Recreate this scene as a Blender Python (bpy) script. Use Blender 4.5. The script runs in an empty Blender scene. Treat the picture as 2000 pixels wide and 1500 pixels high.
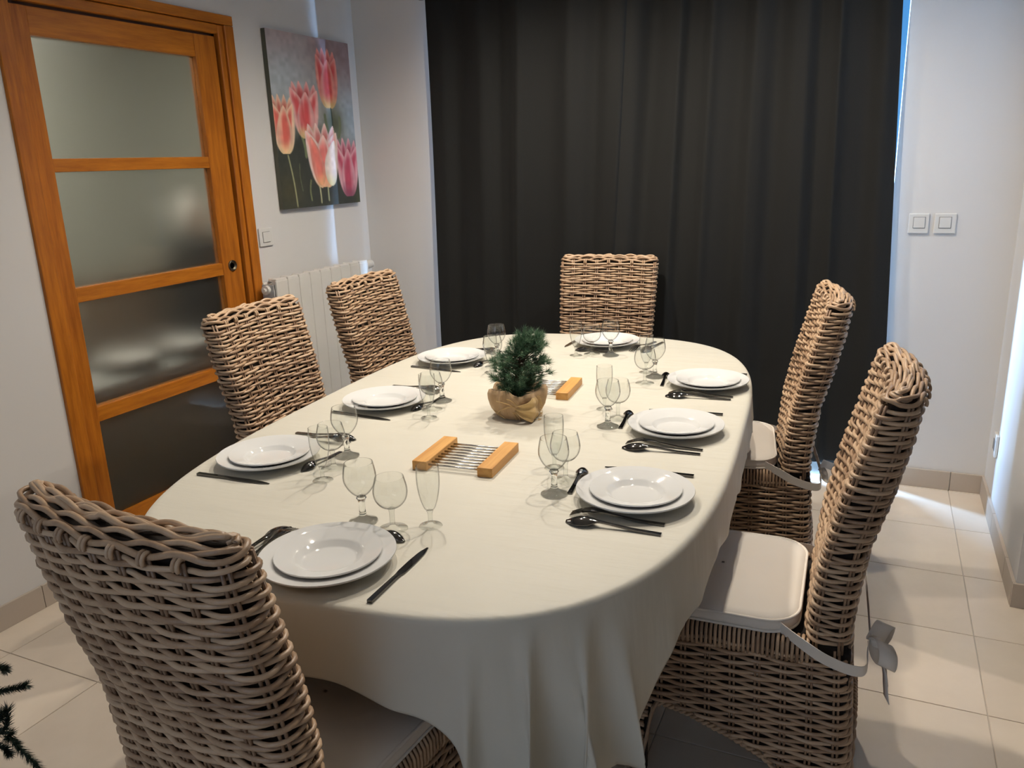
import bpy, bmesh, math, random
import numpy as np
from mathutils import Vector, Matrix

S = bpy.context.scene
COL = S.collection
rng = np.random.default_rng(7)
random.seed(7)
PI = math.pi

# ------------------------------------------------------------------ camera
cam_d = bpy.data.cameras.new('camera')
cam = bpy.data.objects.new('camera', cam_d)
COL.objects.link(cam)
cam_d.sensor_fit = 'HORIZONTAL'
cam_d.sensor_width = 36.0
cam_d.lens = 1565.3 / 2000 * 36.0
cam_d.clip_start = 0.05
ROT = Matrix(((0.91135621, -0.08155434, 0.40345849),
              (0.41033488, 0.25735562, -0.87486763),
              (-0.03248305, 0.96286914, 0.26800724)))
cam.matrix_world = Matrix.Translation((0, 0, 1.46)) @ ROT.to_4x4()
S.camera = cam

# ------------------------------------------------------------------ world, lights, exposure
S.view_settings.view_transform = 'Standard'
S.view_settings.look = 'None'
S.view_settings.gamma = 1.0
S.view_settings.use_curve_mapping = False
S.view_settings.exposure = 0.0
W = bpy.data.worlds.new('world')
S.world = W
W.use_nodes = True
bg = W.node_tree.nodes['Background']
bg.inputs[0].default_value = (0.10, 0.38, 0.85, 1)
bg.inputs[1].default_value = 1.0
S.cycles.use_denoising = True
S.cycles.transparent_max_bounces = 48
S.cycles.max_bounces = 14
S.cycles.transmission_bounces = 14
S.cycles.sample_clamp_indirect = 6.0


def spot_light(name, loc, power, color, r=0.022):
    d = bpy.data.lights.new(name, 'SPOT')
    d.spot_size = math.radians(160)
    d.spot_blend = 1.0
    d.energy = power
    d.color = color
    d.shadow_soft_size = r
    o = bpy.data.objects.new(name, d)
    o.location = loc
    COL.objects.link(o)
    return o


def area_light(name, loc, rot, sx, sy, power, color):
    d = bpy.data.lights.new(name, 'AREA')
    d.shape = 'RECTANGLE'
    d.size = sx
    d.size_y = sy
    d.energy = power
    d.color = color
    o = bpy.data.objects.new(name, d)
    o.location = loc
    o.rotation_euler = rot
    COL.objects.link(o)
    return o


WARM = (1.0, 0.90, 0.77)
for p, e in (((-0.42, 2.98, 2.4), 57.0), ((-1.3, 2.98, 2.4), 82.0), ((-1.3, 2.05, 2.4), 52.0), ((-0.42, 2.05, 2.4), 48.0)):
    spot_light('ceiling_spot', p, e, WARM)
area_light('living_room_daylight', (-0.6, -3.0, 1.5), (PI / 2, 0, PI), 2.2, 2.0, 32.0, (0.48, 0.68, 1.0))
area_light('living_room_ceiling_fill', (-0.7, -0.9, 2.55), (0, 0, 0), 1.4, 0.9, 6.0, (0.90, 0.93, 1.0))  # unseen soft fill added overhead to lift the near chair and cushion
area_light('patio_daylight', (-1.1, 4.6, 1.35), (-PI / 2, 0, 0), 1.0, 2.2, 2000.0, (0.36, 0.60, 1.0))
area_light('kitchen_fill_light', (-3.6, 2.3, 2.35), (0, 0, 0), 0.6, 0.6, 34.0, (1.0, 0.92, 0.8))  # unseen fill added to brighten the room behind the frosted panes

# ------------------------------------------------------------------ helpers: objects
USED = {}


def mesh_from(name, V, F, mat=None, smooth=False, attr=None):
    me = bpy.data.meshes.new(name)
    me.from_pydata([tuple(v) for v in V], [], [tuple(f) for f in F])
    me.update()
    if mat:
        me.materials.append(mat)
    if smooth:
        me.polygons.foreach_set('use_smooth', [True] * len(me.polygons))
    if attr is not None:
        a = me.attributes.new('tone', 'FLOAT', 'POINT')
        a.data.foreach_set('value', np.asarray(attr, dtype=np.float32))
    return me


def link(name, me, parent=None, loc=None, rz=None):
    o = bpy.data.objects.new(name, me)
    COL.objects.link(o)
    if parent is not None:
        o.parent = parent
    if loc is not None:
        o.location = loc
    if rz is not None:
        o.rotation_euler = (0, 0, rz)
    return o


def tag(o, label, cat, group=None, kind=None):
    if label:
        o['label'] = label
    if cat:
        o['category'] = cat
    if group:
        o['group'] = group
    if kind:
        o['kind'] = kind
    return o


def thing(name, label, cat, loc=(0, 0, 0), rz=0.0, group=None):
    o = bpy.data.objects.new(name, None)
    o.empty_display_size = 0.1
    COL.objects.link(o)
    o.location = loc
    o.rotation_euler = (0, 0, rz)
    return tag(o, label, cat, group)


def structure(name, me=None, parent=None):
    o = bpy.data.objects.new(name, me)
    COL.objects.link(o)
    if parent is not None:
        o.parent = parent
    else:
        o['kind'] = 'structure'
    return o


def copy_tree(o, parent=None):
    c = o.copy()
    COL.objects.link(c)
    if parent is not None:
        c.parent = parent
    for ch in o.children:
        copy_tree(ch, c)
    return c


# ------------------------------------------------------------------ helpers: shapes (V, F lists)
class MB:
    def __init__(self):
        self.V = []
        self.F = []
        self.A = []

    def add(self, V, F, tone=1.0):
        n = len(self.V)
        self.V.extend([tuple(v) for v in V])
        self.F.extend([tuple(i + n for i in f) for f in F])
        self.A.extend([tone] * len(V))

    def box(self, x0, x1, y0, y1, z0, z1, b=0.0):
        if b <= 0:
            V = [(x, y, z) for x in (x0, x1) for y in (y0, y1) for z in (z0, z1)]
            F = [(0, 1, 3, 2), (4, 6, 7, 5), (0, 4, 5, 1), (2, 3, 7, 6), (0, 2, 6, 4), (1, 5, 7, 3)]
            self.add(V, F)
            return
        bm = bmesh.new()
        bmesh.ops.create_cube(bm, size=1.0)
        for v in bm.verts:
            v.co = Vector(((x0 + x1) / 2 + v.co.x * (x1 - x0), (y0 + y1) / 2 + v.co.y * (y1 - y0), (z0 + z1) / 2 + v.co.z * (z1 - z0)))
        bmesh.ops.bevel(bm, geom=list(bm.edges), offset=b, segments=2, affect='EDGES', profile=0.5)
        bm.verts.index_update()
        self.add([v.co[:] for v in bm.verts], [[v.index for v in f.verts] for f in bm.faces])
        bm.free()

    def tube(self, P, r, n=8, closed=False, caps=True, tone=1.0, up=None):
        P = np.asarray(P, float)
        m = len(P)
        r = np.broadcast_to(np.asarray(r, float), (m,))
        if closed:
            T = np.roll(P, -1, 0) - np.roll(P, 1, 0)
        else:
            T = np.gradient(P, axis=0)
        T /= np.maximum(np.linalg.norm(T, axis=1, keepdims=True), 1e-9)
        if up is None:
            a = np.abs(T).mean(0)
            upv = np.eye(3)[int(np.argmin(a))]
            up = np.broadcast_to(upv, (m, 3))
        else:
            up = np.broadcast_to(np.asarray(up, float), (m, 3))
        B = np.cross(T, up)
        B /= np.maximum(np.linalg.norm(B, axis=1, keepdims=True), 1e-9)
        N = np.cross(B, T)
        a = np.arange(n) * 2 * PI / n
        V = P[:, None, :] + r[:, None, None] * (np.cos(a)[None, :, None] * N[:, None, :] + np.sin(a)[None, :, None] * B[:, None, :])
        V = V.reshape(-1, 3)
        F = []
        k = m if closed else m - 1
        for i in range(k):
            j = (i + 1) % m
            for q in range(n):
                q2 = (q + 1) % n
                F.append((i * n + q, i * n + q2, j * n + q2, j * n + q))
        if caps and not closed:
            F.append(tuple(range(n - 1, -1, -1)))
            F.append(tuple((m - 1) * n + q for q in range(n)))
        self.add(V, F, tone)

    def lathe(self, prof, n=48, close=False):
        """prof: list of (r, z) from the axis outwards and back; quads around z."""
        V, F = [], []
        rings = []
        for (r, z) in prof:
            if r < 1e-6:
                rings.append([len(V)])
                V.append((0, 0, z))
            else:
                rings.append(list(range(len(V), len(V) + n)))
                V.extend((r * math.cos(2 * PI * k / n), r * math.sin(2 * PI * k / n), z) for k in range(n))
        pairs = list(zip(rings[:-1], rings[1:]))
        if close:
            pairs.append((rings[-1], rings[0]))
        for a, b in pairs:
            for k in range(n):
                k2 = (k + 1) % n
                if len(a) == 1 and len(b) == 1:
                    continue
                if len(a) == 1:
                    F.append((a[0], b[k], b[k2]))
                elif len(b) == 1:
                    F.append((a[k], b[0], a[k2]))
                else:
                    F.append((a[k], b[k], b[k2], a[k2]))
        self.add(V, F)

    def grid(self, G, closed_u=False, closed_v=False, tone=1.0):
        G = np.asarray(G, float)
        a, b = G.shape[:2]
        F = []
        for i in range(a if closed_u else a - 1):
            i2 = (i + 1) % a
            for j in range(b if closed_v else b - 1):
                j2 = (j + 1) % b
                F.append((i * b + j, i2 * b + j, i2 * b + j2, i * b + j2))
        self.add(G.reshape(-1, 3), F, tone)

    def mesh(self, name, mat, smooth=False, attr=False):
        return mesh_from(name, self.V, self.F, mat, smooth, self.A if attr else None)

    def obj(self, name, mat, parent=None, smooth=False, attr=False, loc=None, rz=None):
        return link(name, self.mesh(name, mat, smooth, attr), parent, loc, rz)


def box_obj(name, x0, x1, y0, y1, z0, z1, mat, parent=None, b=0.0):
    m = MB()
    m.box(x0, x1, y0, y1, z0, z1, b)
    return m.obj(name, mat, parent)


def recalc(me):
    bm = bmesh.new()
    bm.from_mesh(me)
    bmesh.ops.recalc_face_normals(bm, faces=bm.faces)
    bm.to_mesh(me)
    bm.free()
    return me


def sharp_smooth(me, ang=0.6):
    me.polygons.foreach_set('use_smooth', [True] * len(me.polygons))
    bm = bmesh.new()
    bm.from_mesh(me)
    bmesh.ops.recalc_face_normals(bm, faces=bm.faces)
    for e in bm.edges:
        if len(e.link_faces) == 2 and e.calc_face_angle(0) > ang:
            e.smooth = False
    bm.to_mesh(me)
    bm.free()
    return me


# ------------------------------------------------------------------ materials
def new_mat(name):
    m = bpy.data.materials.new(name)
    m.use_nodes = True
    nt = m.node_tree
    return m, nt, nt.nodes['Principled BSDF']


def nd(nt, t, **kw):
    n = nt.nodes.new(t)
    for k, v in kw.items():
        setattr(n, k, v)
    return n


def simple(name, col, rough=0.5, metal=0.0, spec=0.5, **kw):
    m, nt, b = new_mat(name)
    b.inputs['Base Color'].default_value = (*col, 1)
    b.inputs['Roughness'].default_value = rough
    b.inputs['Metallic'].default_value = metal
    b.inputs['Specular IOR Level'].default_value = spec
    for k, v in kw.items():
        b.inputs[k].default_value = v
    return m


def ramp(nt, fac, stops):
    r = nd(nt, 'ShaderNodeValToRGB')
    el = r.color_ramp.elements
    while len(el) < len(stops):
        el.new(0.5)
    for e, (p, c) in zip(el, stops):
        e.position = p
        e.color = (*c, 1)
    nt.links.new(fac, r.inputs[0])
    return r.outputs[0]


def coords(nt, kind='Object', scale=(1, 1, 1), rot=(0, 0, 0)):
    tc = nd(nt, 'ShaderNodeTexCoord')
    mp = nd(nt, 'ShaderNodeMapping')
    mp.inputs['Scale'].default_value = scale
    mp.inputs['Rotation'].default_value = rot
    nt.links.new(tc.outputs[kind], mp.inputs['Vector'])
    return mp.outputs[0]


def noise(nt, vec, scale, detail=3, rough=0.5):
    n = nd(nt, 'ShaderNodeTexNoise')
    n.inputs['Scale'].default_value = scale
    n.inputs['Detail'].default_value = detail
    n.inputs['Roughness'].default_value = rough
    if vec is not None:
        nt.links.new(vec, n.inputs['Vector'])
    return n.outputs['Fac']


def bump(nt, b, h, strength=0.2, dist=0.002):
    n = nd(nt, 'ShaderNodeBump')
    n.inputs['Strength'].default_value = strength
    n.inputs['Distance'].default_value = dist
    nt.links.new(h, n.inputs['Height'])
    nt.links.new(n.outputs[0], b.inputs['Normal'])


def plaster(name, col):
    m, nt, b = new_mat(name)
    v = coords(nt)
    c = ramp(nt, noise(nt, v, 1.5, 4), [(0.3, tuple(x * 0.97 for x in col)), (0.7, col)])
    nt.links.new(c, b.inputs['Base Color'])
    b.inputs['Roughness'].default_value = 0.75
    bump(nt, b, noise(nt, v, 180, 3), 0.12, 0.001)
    return m


def wood(name, dark, light, axis='Z', rough=0.35, scale=9.0):
    m, nt, b = new_mat(name)
    sc = {'Z': (6, 6, 0.5), 'Y': (6, 0.5, 6), 'X': (0.5, 6, 6)}[axis]
    v = coords(nt, 'Object', sc)
    f = noise(nt, v, scale, 6, 0.65)
    sc2 = tuple(x * (8 if x > 1 else 2) for x in sc)
    f2 = noise(nt, coords(nt, 'Object', sc2), scale * 2, 2, 0.5)
    mx = nd(nt, 'ShaderNodeMath', operation='MULTIPLY_ADD')
    nt.links.new(f2, mx.inputs[0])
    mx.inputs[1].default_value = 0.3
    nt.links.new(f, mx.inputs[2])
    c = ramp(nt, mx.outputs[0], [(0.45, dark), (0.85, light)])
    nt.links.new(c, b.inputs['Base Color'])
    b.inputs['Roughness'].default_value = rough
    b.inputs['Specular IOR Level'].default_value = 0.3
    bump(nt, b, f, 0.1, 0.001)
    return m


def thin_glass(name, tint=(0.96, 0.98, 0.97), edge=0.5, ior=1.45):
    """thin clear wall: see-through with a mirror reflection that grows at grazing angles"""
    m = bpy.data.materials.new(name)
    m.use_nodes = True
    nt = m.node_tree
    nt.nodes.clear()
    out = nd(nt, 'ShaderNodeOutputMaterial')
    tr = nd(nt, 'ShaderNodeBsdfTransparent')
    lw0 = nd(nt, 'ShaderNodeLayerWeight')
    lw0.inputs[0].default_value = edge
    c = ramp(nt, lw0.outputs['Facing'], [(0.62, tint), (0.97, tuple(x * 0.30 for x in tint))])
    nt.links.new(c, tr.inputs[0])
    gl = nd(nt, 'ShaderNodeBsdfGlossy')
    gl.inputs['Roughness'].default_value = 0.0
    fp = nd(nt, 'ShaderNodeMath', operation='POWER')
    nt.links.new(lw0.outputs['Facing'], fp.inputs[0])
    fp.inputs[1].default_value = 5.0
    fr = nd(nt, 'ShaderNodeMath', operation='MULTIPLY_ADD')
    nt.links.new(fp.outputs[0], fr.inputs[0])
    fr.inputs[1].default_value = 0.8
    fr.inputs[2].default_value = 0.04
    mx = nd(nt, 'ShaderNodeMixShader')
    nt.links.new(fr.outputs[0], mx.inputs[0])
    nt.links.new(tr.outputs[0], mx.inputs[1])
    nt.links.new(gl.outputs[0], mx.inputs[2])
    nt.links.new(mx.outputs[0], out.inputs[0])
    return m


M = {}
M['wall'] = plaster('wall_paint', (0.665, 0.645, 0.62))
M['ceiling'] = plaster('ceiling_paint', (0.78, 0.77, 0.75))
M['wood_z'] = wood('door_wood_upright', (0.29, 0.084, 0.008), (0.52, 0.172, 0.016), 'Z')
M['wood_y'] = wood('door_wood_rail', (0.33, 0.100, 0.009), (0.56, 0.195, 0.018), 'Y')
M['groove'] = simple('door_groove', (0.045, 0.014, 0.004), 0.6)
M['bamboo'] = wood('bamboo', (0.50, 0.23, 0.06), (0.72, 0.40, 0.13), 'Y', 0.45, 6)
M['porcelain'] = simple('porcelain', (0.70, 0.70, 0.685), 0.05, 0, 0.5)
M['glass_thin'] = thin_glass('clear_glass_bowl', (0.985, 0.99, 0.985))
M['glass_foot'] = thin_glass('clear_glass_thin_foot', (0.95, 0.96, 0.95), 0.62, 1.5)
M['glass_pane'] = thin_glass('window_glass', (0.93, 0.96, 0.97), 0.5)
gm, gnt, gb = new_mat('clear_glass_stem')
gb.inputs['Base Color'].default_value = (0.97, 0.99, 0.98, 1)
gb.inputs['Transmission Weight'].default_value = 1.0
gb.inputs['Roughness'].default_value = 0.0
gb.inputs['IOR'].default_value = 1.48
M['glass'] = gm
M['steel'] = simple('cutlery_steel', (0.13, 0.125, 0.122), 0.10, 1.0)
M['rod'] = simple('steel_rod', (0.62, 0.61, 0.60), 0.22, 1.0)
M['chrome'] = simple('brushed_chrome', (0.13, 0.11, 0.075), 0.35, 1.0)
M['enamel'] = simple('radiator_enamel', (0.66, 0.635, 0.58), 0.35)
M['enamel_side'] = simple('radiator_casting', (0.40, 0.41, 0.42), 0.5)
M['plastic'] = simple('switch_plastic', (0.66, 0.645, 0.61), 0.35)
M['plastic_gap'] = simple('switch_gap', (0.20, 0.19, 0.18), 0.6)
M['tabletop'] = wood('table_dark_wood', (0.022, 0.014, 0.010), (0.05, 0.032, 0.022), 'Y', 0.4)
M['frame_dark'] = simple('window_frame_grey', (0.06, 0.065, 0.07), 0.45)
M['core'] = simple('leg_wood_and_gap_shade', (0.018, 0.011, 0.007), 0.9)  # leg wood, and the added liner that puts shade into the weave gaps
M['bark'] = simple('bark', (0.06, 0.035, 0.02), 0.9)
M['rodmetal'] = simple('curtain_rod_metal', (0.25, 0.25, 0.25), 0.35, 1.0)
M['black'] = simple('appliance_black', (0.012, 0.012, 0.014), 0.35)
M['cabinet'] = simple('cabinet_brown', (0.30, 0.235, 0.165), 0.5)
M['counter'] = simple('counter_grey', (0.42, 0.43, 0.42), 0.4)
M['kitchen_wall'] = plaster('kitchen_wall_paint', (0.40, 0.41, 0.37))

# frosted glass
fm, fnt, fb = new_mat('frosted_glass')
fb.inputs['Base Color'].default_value = (0.80, 0.83, 0.79, 1)
fb.inputs['Transmission Weight'].default_value = 1.0
fb.inputs['Roughness'].default_value = 0.42
fb.inputs['IOR'].default_value = 1.25
fb.inputs['Coat Weight'].default_value = 0.55
fb.inputs['Coat Roughness'].default_value = 0.04
fv = coords(fnt, 'Object', (1, 60, 260))
bump(fnt, fb, noise(fnt, fv, 3, 2), 0.25, 0.0006)
M['frosted'] = fm

# curtain cloth
cm, cnt, cb = new_mat('curtain_blackout_cloth')
cv = coords(cnt, 'Object', (220, 220, 500))
cc = ramp(cnt, noise(cnt, cv, 2, 2), [(0.3, (0.0095, 0.0098, 0.0094)), (0.7, (0.015, 0.0155, 0.0147))])
cnt.links.new(cc, cb.inputs['Base Color'])
cb.inputs['Roughness'].default_value = 0.8
cb.inputs['Specular IOR Level'].default_value = 0.25
cb.inputs['Sheen Weight'].default_value = 0.05
cb.inputs['Sheen Roughness'].default_value = 0.4
M['curtain'] = cm

# floor tiles
tm, tnt, tb = new_mat('floor_tile_stone')
tv = coords(tnt, 'Object')
oi = nd(tnt, 'ShaderNodeObjectInfo')
f1 = noise(tnt, tv, 6, 6, 0.6)
ma = nd(tnt, 'ShaderNodeMath', operation='MULTIPLY_ADD')
tnt.links.new(oi.outputs['Random'], ma.inputs[0])
ma.inputs[1].default_value = 0.25
tnt.links.new(f1, ma.inputs[2])
tc = ramp(tnt, ma.outputs[0], [(0.3, (0.64, 0.55, 0.445)), (0.9, (0.73, 0.63, 0.515))])
tnt.links.new(tc, tb.inputs['Base Color'])
tb.inputs['Roughness'].default_value = 0.32
M['tile'] = tm
M['grout'] = simple('grout', (0.50, 0.44, 0.37), 0.9)
M['skirting'] = simple('skirting_tile', (0.46, 0.39, 0.32), 0.4)

# rattan
rm, rnt, rb = new_mat('kubu_rattan')
at = nd(rnt, 'ShaderNodeAttribute', attribute_name='tone')
rv = coords(rnt, 'Object')
rn = noise(rnt, rv, 45, 5, 0.7)
rma = nd(rnt, 'ShaderNodeMath', operation='MULTIPLY_ADD')
rnt.links.new(rn, rma.inputs[0])
rma.inputs[1].default_value = 0.5
rnt.links.new(at.outputs['Fac'], rma.inputs[2])
rc = ramp(rnt, rma.outputs[0], [(0.12, (0.27, 0.165, 0.10)), (0.5, (0.52, 0.355, 0.225)), (1.0, (0.70, 0.53, 0.37))])
rnt.links.new(rc, rb.inputs['Base Color'])
rb.inputs['Roughness'].default_value = 0.36
M['rattan'] = rm


def fabric(name, col, rough=0.8, sheen=0.3, weave=900, bs=0.15, wr=None):
    m, nt, b = new_mat(name)
    v = coords(nt)
    c = ramp(nt, noise(nt, v, 5, 3), [(0.3, tuple(x * 0.95 for x in col)), (0.7, col)])
    nt.links.new(c, b.inputs['Base Color'])
    b.inputs['Roughness'].default_value = rough
    b.inputs['Sheen Weight'].default_value = sheen
    h = noise(nt, v, weave, 2)
    if wr:
        n2 = noise(nt, coords(nt, 'Object', wr), 4, 3, 0.5)
        mm = nd(nt, 'ShaderNodeMath', operation='MULTIPLY_ADD')
        nt.links.new(n2, mm.inputs[0])
        mm.inputs[1].default_value = 16.0
        nt.links.new(h, mm.inputs[2])
        h = mm.outputs[0]
    bump(nt, b, h, bs, 0.001)
    return m


M['cushion'] = fabric('cushion_cotton', (0.83, 0.76, 0.67), 0.85, 0.2, 700, 0.15)
M['cloth'] = fabric('tablecloth_satin', (0.63, 0.60, 0.51), 0.5, 0.12, 1200, 0.22, (1.2, 7, 1))
M['burlap'] = fabric('burlap', (0.52, 0.345, 0.185), 0.95, 0.2, 260, 1.0)
M['burlap_bow'] = fabric('burlap_ribbon', (0.62, 0.42, 0.18), 0.95, 0.2, 260, 1.0)

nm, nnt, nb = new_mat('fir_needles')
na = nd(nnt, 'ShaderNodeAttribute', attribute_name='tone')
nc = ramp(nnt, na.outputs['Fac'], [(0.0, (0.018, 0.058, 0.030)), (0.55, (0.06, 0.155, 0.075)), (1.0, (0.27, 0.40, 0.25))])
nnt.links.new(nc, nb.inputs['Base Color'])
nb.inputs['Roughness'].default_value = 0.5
M['needles'] = nm
dm, dnt, db = new_mat('dark_fir_needles')
da = nd(dnt, 'ShaderNodeAttribute', attribute_name='tone')
dc = ramp(dnt, da.outputs['Fac'], [(0.0, (0.008, 0.016, 0.010)), (1.0, (0.025, 0.045, 0.026))])
dnt.links.new(dc, db.inputs['Base Color'])
db.inputs['Roughness'].default_value = 0.5
M['dark_needles'] = dm

pm, pnt, pb = new_mat('painted_canvas')
pa = nd(pnt, 'ShaderNodeVertexColor', layer_name='paint')
pnt.links.new(pa.outputs[0], pb.inputs['Base Color'])
pb.inputs['Roughness'].default_value = 0.55
bump(pnt, pb, noise(pnt, coords(pnt), 400, 3), 0.2, 0.0006)
M['painting'] = pm
M['canvas_edge'] = simple('canvas_edge_paint', (0.085, 0.085, 0.06), 0.7)

# ------------------------------------------------------------------ room shell
XL, XR, YB = -2.577, 0.496, 3.767
YE = 2.79          # where the right wall ends
ZC = 2.6
WX0, WX1, WZ1 = -2.06, 0.036, 2.18     # patio opening in the back wall

# floor: slab and single tiles with recessed joints
floor = structure('floor', None)
m = MB()
m.box(-4.6, 4.0, -3.3, 4.3, -0.1, -0.003)
m.obj('slab', M['grout'], floor)
TS, GX, GY = 0.398, 0.365, 2.155
tile_mb = MB()
tile_mb.box(-0.1975, 0.1975, -0.1975, 0.1975, -0.012, 0.0, 0.0012)
tile_me = tile_mb.mesh('tile', M['tile'])
for i in range(-8, 5):
    for j in range(-6, 5):
        x0, y0 = GX + i * TS, GY + j * TS
        x1, y1 = x0 + TS, y0 + TS
        a, b_, c, d = max(x0, XL), min(x1, 2.0), y0, min(y1, YB)
        if b_ - a < 0.02 or d - c < 0.02:
            continue
        if x0 >= XR - 0.01 and y0 > YE:
            continue
        if x1 - x0 - (b_ - a) < 1e-6 and y1 - y0 - (d - c) < 1e-6:
            link('tile', tile_me, floor, ((x0 + x1) / 2, (y0 + y1) / 2, 0))
        else:
            box_obj('tile', a + 0.0015, b_ - 0.0015, c + 0.0015, d - 0.0015, -0.012, 0.0, M['tile'], floor, 0.0012)

# left wall with the sliding-door opening
DY0, DY1, DZ1 = 1.82, 2.86, 2.072
m = MB()
m.box(XL - 0.12, XL, -3.3, DY0, 0, ZC)
m.box(XL - 0.12, XL, DY1, YB + 0.25, 0, ZC)
m.box(XL - 0.12, XL, DY0, DY1, DZ1, ZC)
structure('wall_left', m.mesh('wall_left', M['wall']))
# back wall with the patio opening
m = MB()
m.box(XL - 0.12, WX0, YB, YB + 0.25, 0, ZC)
m.box(WX1, XR + 0.25, YB, YB + 0.165, 0, ZC)
m.box(WX0, WX1, YB, YB + 0.25, WZ1, ZC)
structure('wall_back', m.mesh('wall_back', M['wall']))
m = MB()
m.box(XR, XR + 0.25, YE, YB, 0, ZC)
m.box(XR + 0.25, 4.0, YE, YE + 0.2, 0, ZC)
structure('wall_right', m.mesh('wall_right', M['wall']))
m = MB()
m.box(XL - 0.12, 4.12, -3.42, -3.3, 0, ZC)
structure('wall_rear', m.mesh('wall_rear', M['wall']))
m = MB()
m.box(4.0, 4.12, -3.3, YE + 0.2, 0, ZC)
structure('wall_far', m.mesh('wall_far', M['wall']))
m = MB()
m.box(-4.7, 4.12, -3.42, YB + 0.25, ZC, ZC + 0.1)
structure('ceiling', m.mesh('ceiling', M['ceiling']))


# skirting tiles
def skirting(name, p0, p1, nrm, joints):
    root = structure(name, None)
    p0, p1 = np.array(p0, float), np.array(p1, float)
    L = np.linalg.norm(p1 - p0)
    d = (p1 - p0) / L
    cuts = [0.0] + [j for j in joints if 0.02 < j < L - 0.02] + [L]
    for a, b_ in zip(cuts[:-1], cuts[1:]):
        q0, q1 = p0 + d * (a + 0.001), p0 + d * (b_ - 0.001)
        q = np.array([q0, q1, q0 + np.array(nrm) * 0.011, q1 + np.array(nrm) * 0.011])
        mb = MB()
        mb.box(q[:, 0].min(), q[:, 0].max(), q[:, 1].min(), q[:, 1].max(), 0.0, 0.085, 0.0015)
        mb.obj('tile', M['skirting'], root)


skirting('baseboard_back', (WX1, YB), (XR, YB), (0, -1), [0.367 - WX1])
skirting('baseboard_right', (XR, YE), (XR, YB - 0.012), (-1, 0), [2.953 - YE + 0.02, 3.351 - YE])
skirting('baseboard_return', (XR - 0.011, YE), (2.0, YE), (0, -1), [0.41 + k * 0.398 for k in range(4)])
skirting('baseboard_left', (XL, -0.3), (XL, DY0 - 0.012), (1, 0), [0.3 + k * 0.398 for k in range(6)])
skirting('baseboard_corner', (XL, DY1 + 0.012), (XL, YB), (1, 0), [0.3, 0.698])
skirting('baseboard_window', (XL + 0.012, YB), (WX0, YB), (0, -1), [0.25])

# patio window behind the curtain
win = structure('window_1', None)
yw = YB + 0.17
for (a, b_) in ((WX0, WX0 + 0.07), (-1.07, -0.95), (WX1 + 0.002, WX1 + 0.03)):
    box_obj('stile', a, b_, yw, yw + 0.06, 0.05, WZ1, M['frame_dark'], win, 0.004)
box_obj('rail', WX0, WX1, yw, yw + 0.06, WZ1 - 0.07, WZ1 - 0.001, M['frame_dark'], win, 0.004)
box_obj('rail', WX0, WX1, yw - 0.002, yw + 0.062, 0.0, 0.3, M['frame_dark'], win, 0.004)
for (a, b_) in ((WX0 + 0.07, -1.07), (-0.95, WX1 + 0.002)):
    box_obj('pane', a, b_, yw + 0.025, yw + 0.035, 0.3, WZ1 - 0.07, M['glass_pane'], win)

# ------------------------------------------------------------------ sliding door with frosted panes
door = structure('door_1', None)
XC = XL + 0.013
# casing: outer board, inner board and the stop, on both jambs and the head
box_obj('casing', XL - 0.12, XC, 1.81, 1.868, 0, 2.045, M['wood_z'], door, 0.003)
box_obj('casing', XL - 0.12, XC, 2.815, 2.868, 0, 2.045, M['wood_z'], door, 0.003)
box_obj('casing_inner', XL - 0.12, XC - 0.008, 2.783, 2.813, 0, 2.043, M['wood_z'], door, 0.004)
box_obj('head_casing', XL - 0.12, XC, 1.81, 2.868, 2.046, 2.084, M['wood_y'], door, 0.003)
box_obj('head_inner', XL - 0.12, XC - 0.008, 1.87, 2.782, 2.008, 2.044, M['wood_y'], door, 0.004)
box_obj('groove', XL - 0.11, XL - 0.02, 2.765, 2.79, 0, 2.02, M['groove'], door)
box_obj('head_groove', XL - 0.11, XL - 0.02, 1.865, 2.79, 1.99, 2.015, M['groove'], door)
XD0, XD1 = XL - 0.048, XL - 0.008
box_obj('stile', XD0, XD1, 1.869, 1.94, 0.006, 1.997, M['wood_z'], door, 0.002)
box_obj('stile', XD0, XD1, 2.657, 2.771, 0.006, 1.997, M['wood_z'], door, 0.002)
for z0, z1 in ((0.006, 0.196), (0.576, 0.632), (1.022, 1.074), (1.473, 1.518), (1.909, 1.997)):
    box_obj('rail', XD0, XD1 - 0.002, 1.94, 2.657, z0, z1, M['wood_y'], door, 0.002)
for z0, z1 in ((0.196, 0.576), (0.632, 1.022), (1.074, 1.473), (1.518, 1.909)):
    box_obj('pane', XL - 0.034, XL - 0.029, 1.93, 2.667, z0 - 0.008, z1 + 0.008, M['frosted'], door)
# round recessed pull
m = MB()
m.lathe([(0.0, 0.0), (0.012, 0.0), (0.014, 0.001), (0.019, 0.006), (0.022, 0.0065), (0.024, 0.004), (0.024, 0.0)], 32)
me = m.mesh('pull_ring', M['chrome'], True)
h = link('pull_ring', me, door, (XD1, 2.712, 1.057))
h.rotation_euler = (0, PI / 2, 0)

# kitchen behind the frosted panes
m = MB()
m.box(-4.35, -4.25, 0.6, 4.0, 0, ZC)
m.box(-4.25, XL - 0.12, 0.5, 0.6, 0, ZC)
m.box(-4.25, XL - 0.12, 4.0, 4.1, 0, ZC)
structure('wall_kitchen', m.mesh('wall_kitchen', M['kitchen_wall']))
t = thing('kitchen_counter', 'grey counter seen dimly through the frosted door', 'counter')
box_obj('worktop', -3.15, -2.72, 1.5, 3.4, 0.62, 0.66, M['counter'], t, 0.004)
box_obj('base', -3.13, -2.74, 1.52, 3.38, 0.0, 0.62, M['cabinet'], t, 0.004)

box_obj('backsplash', -3.16, -3.14, 1.5, 3.4, 0.66, 1.02, M['cabinet'], t)


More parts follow.
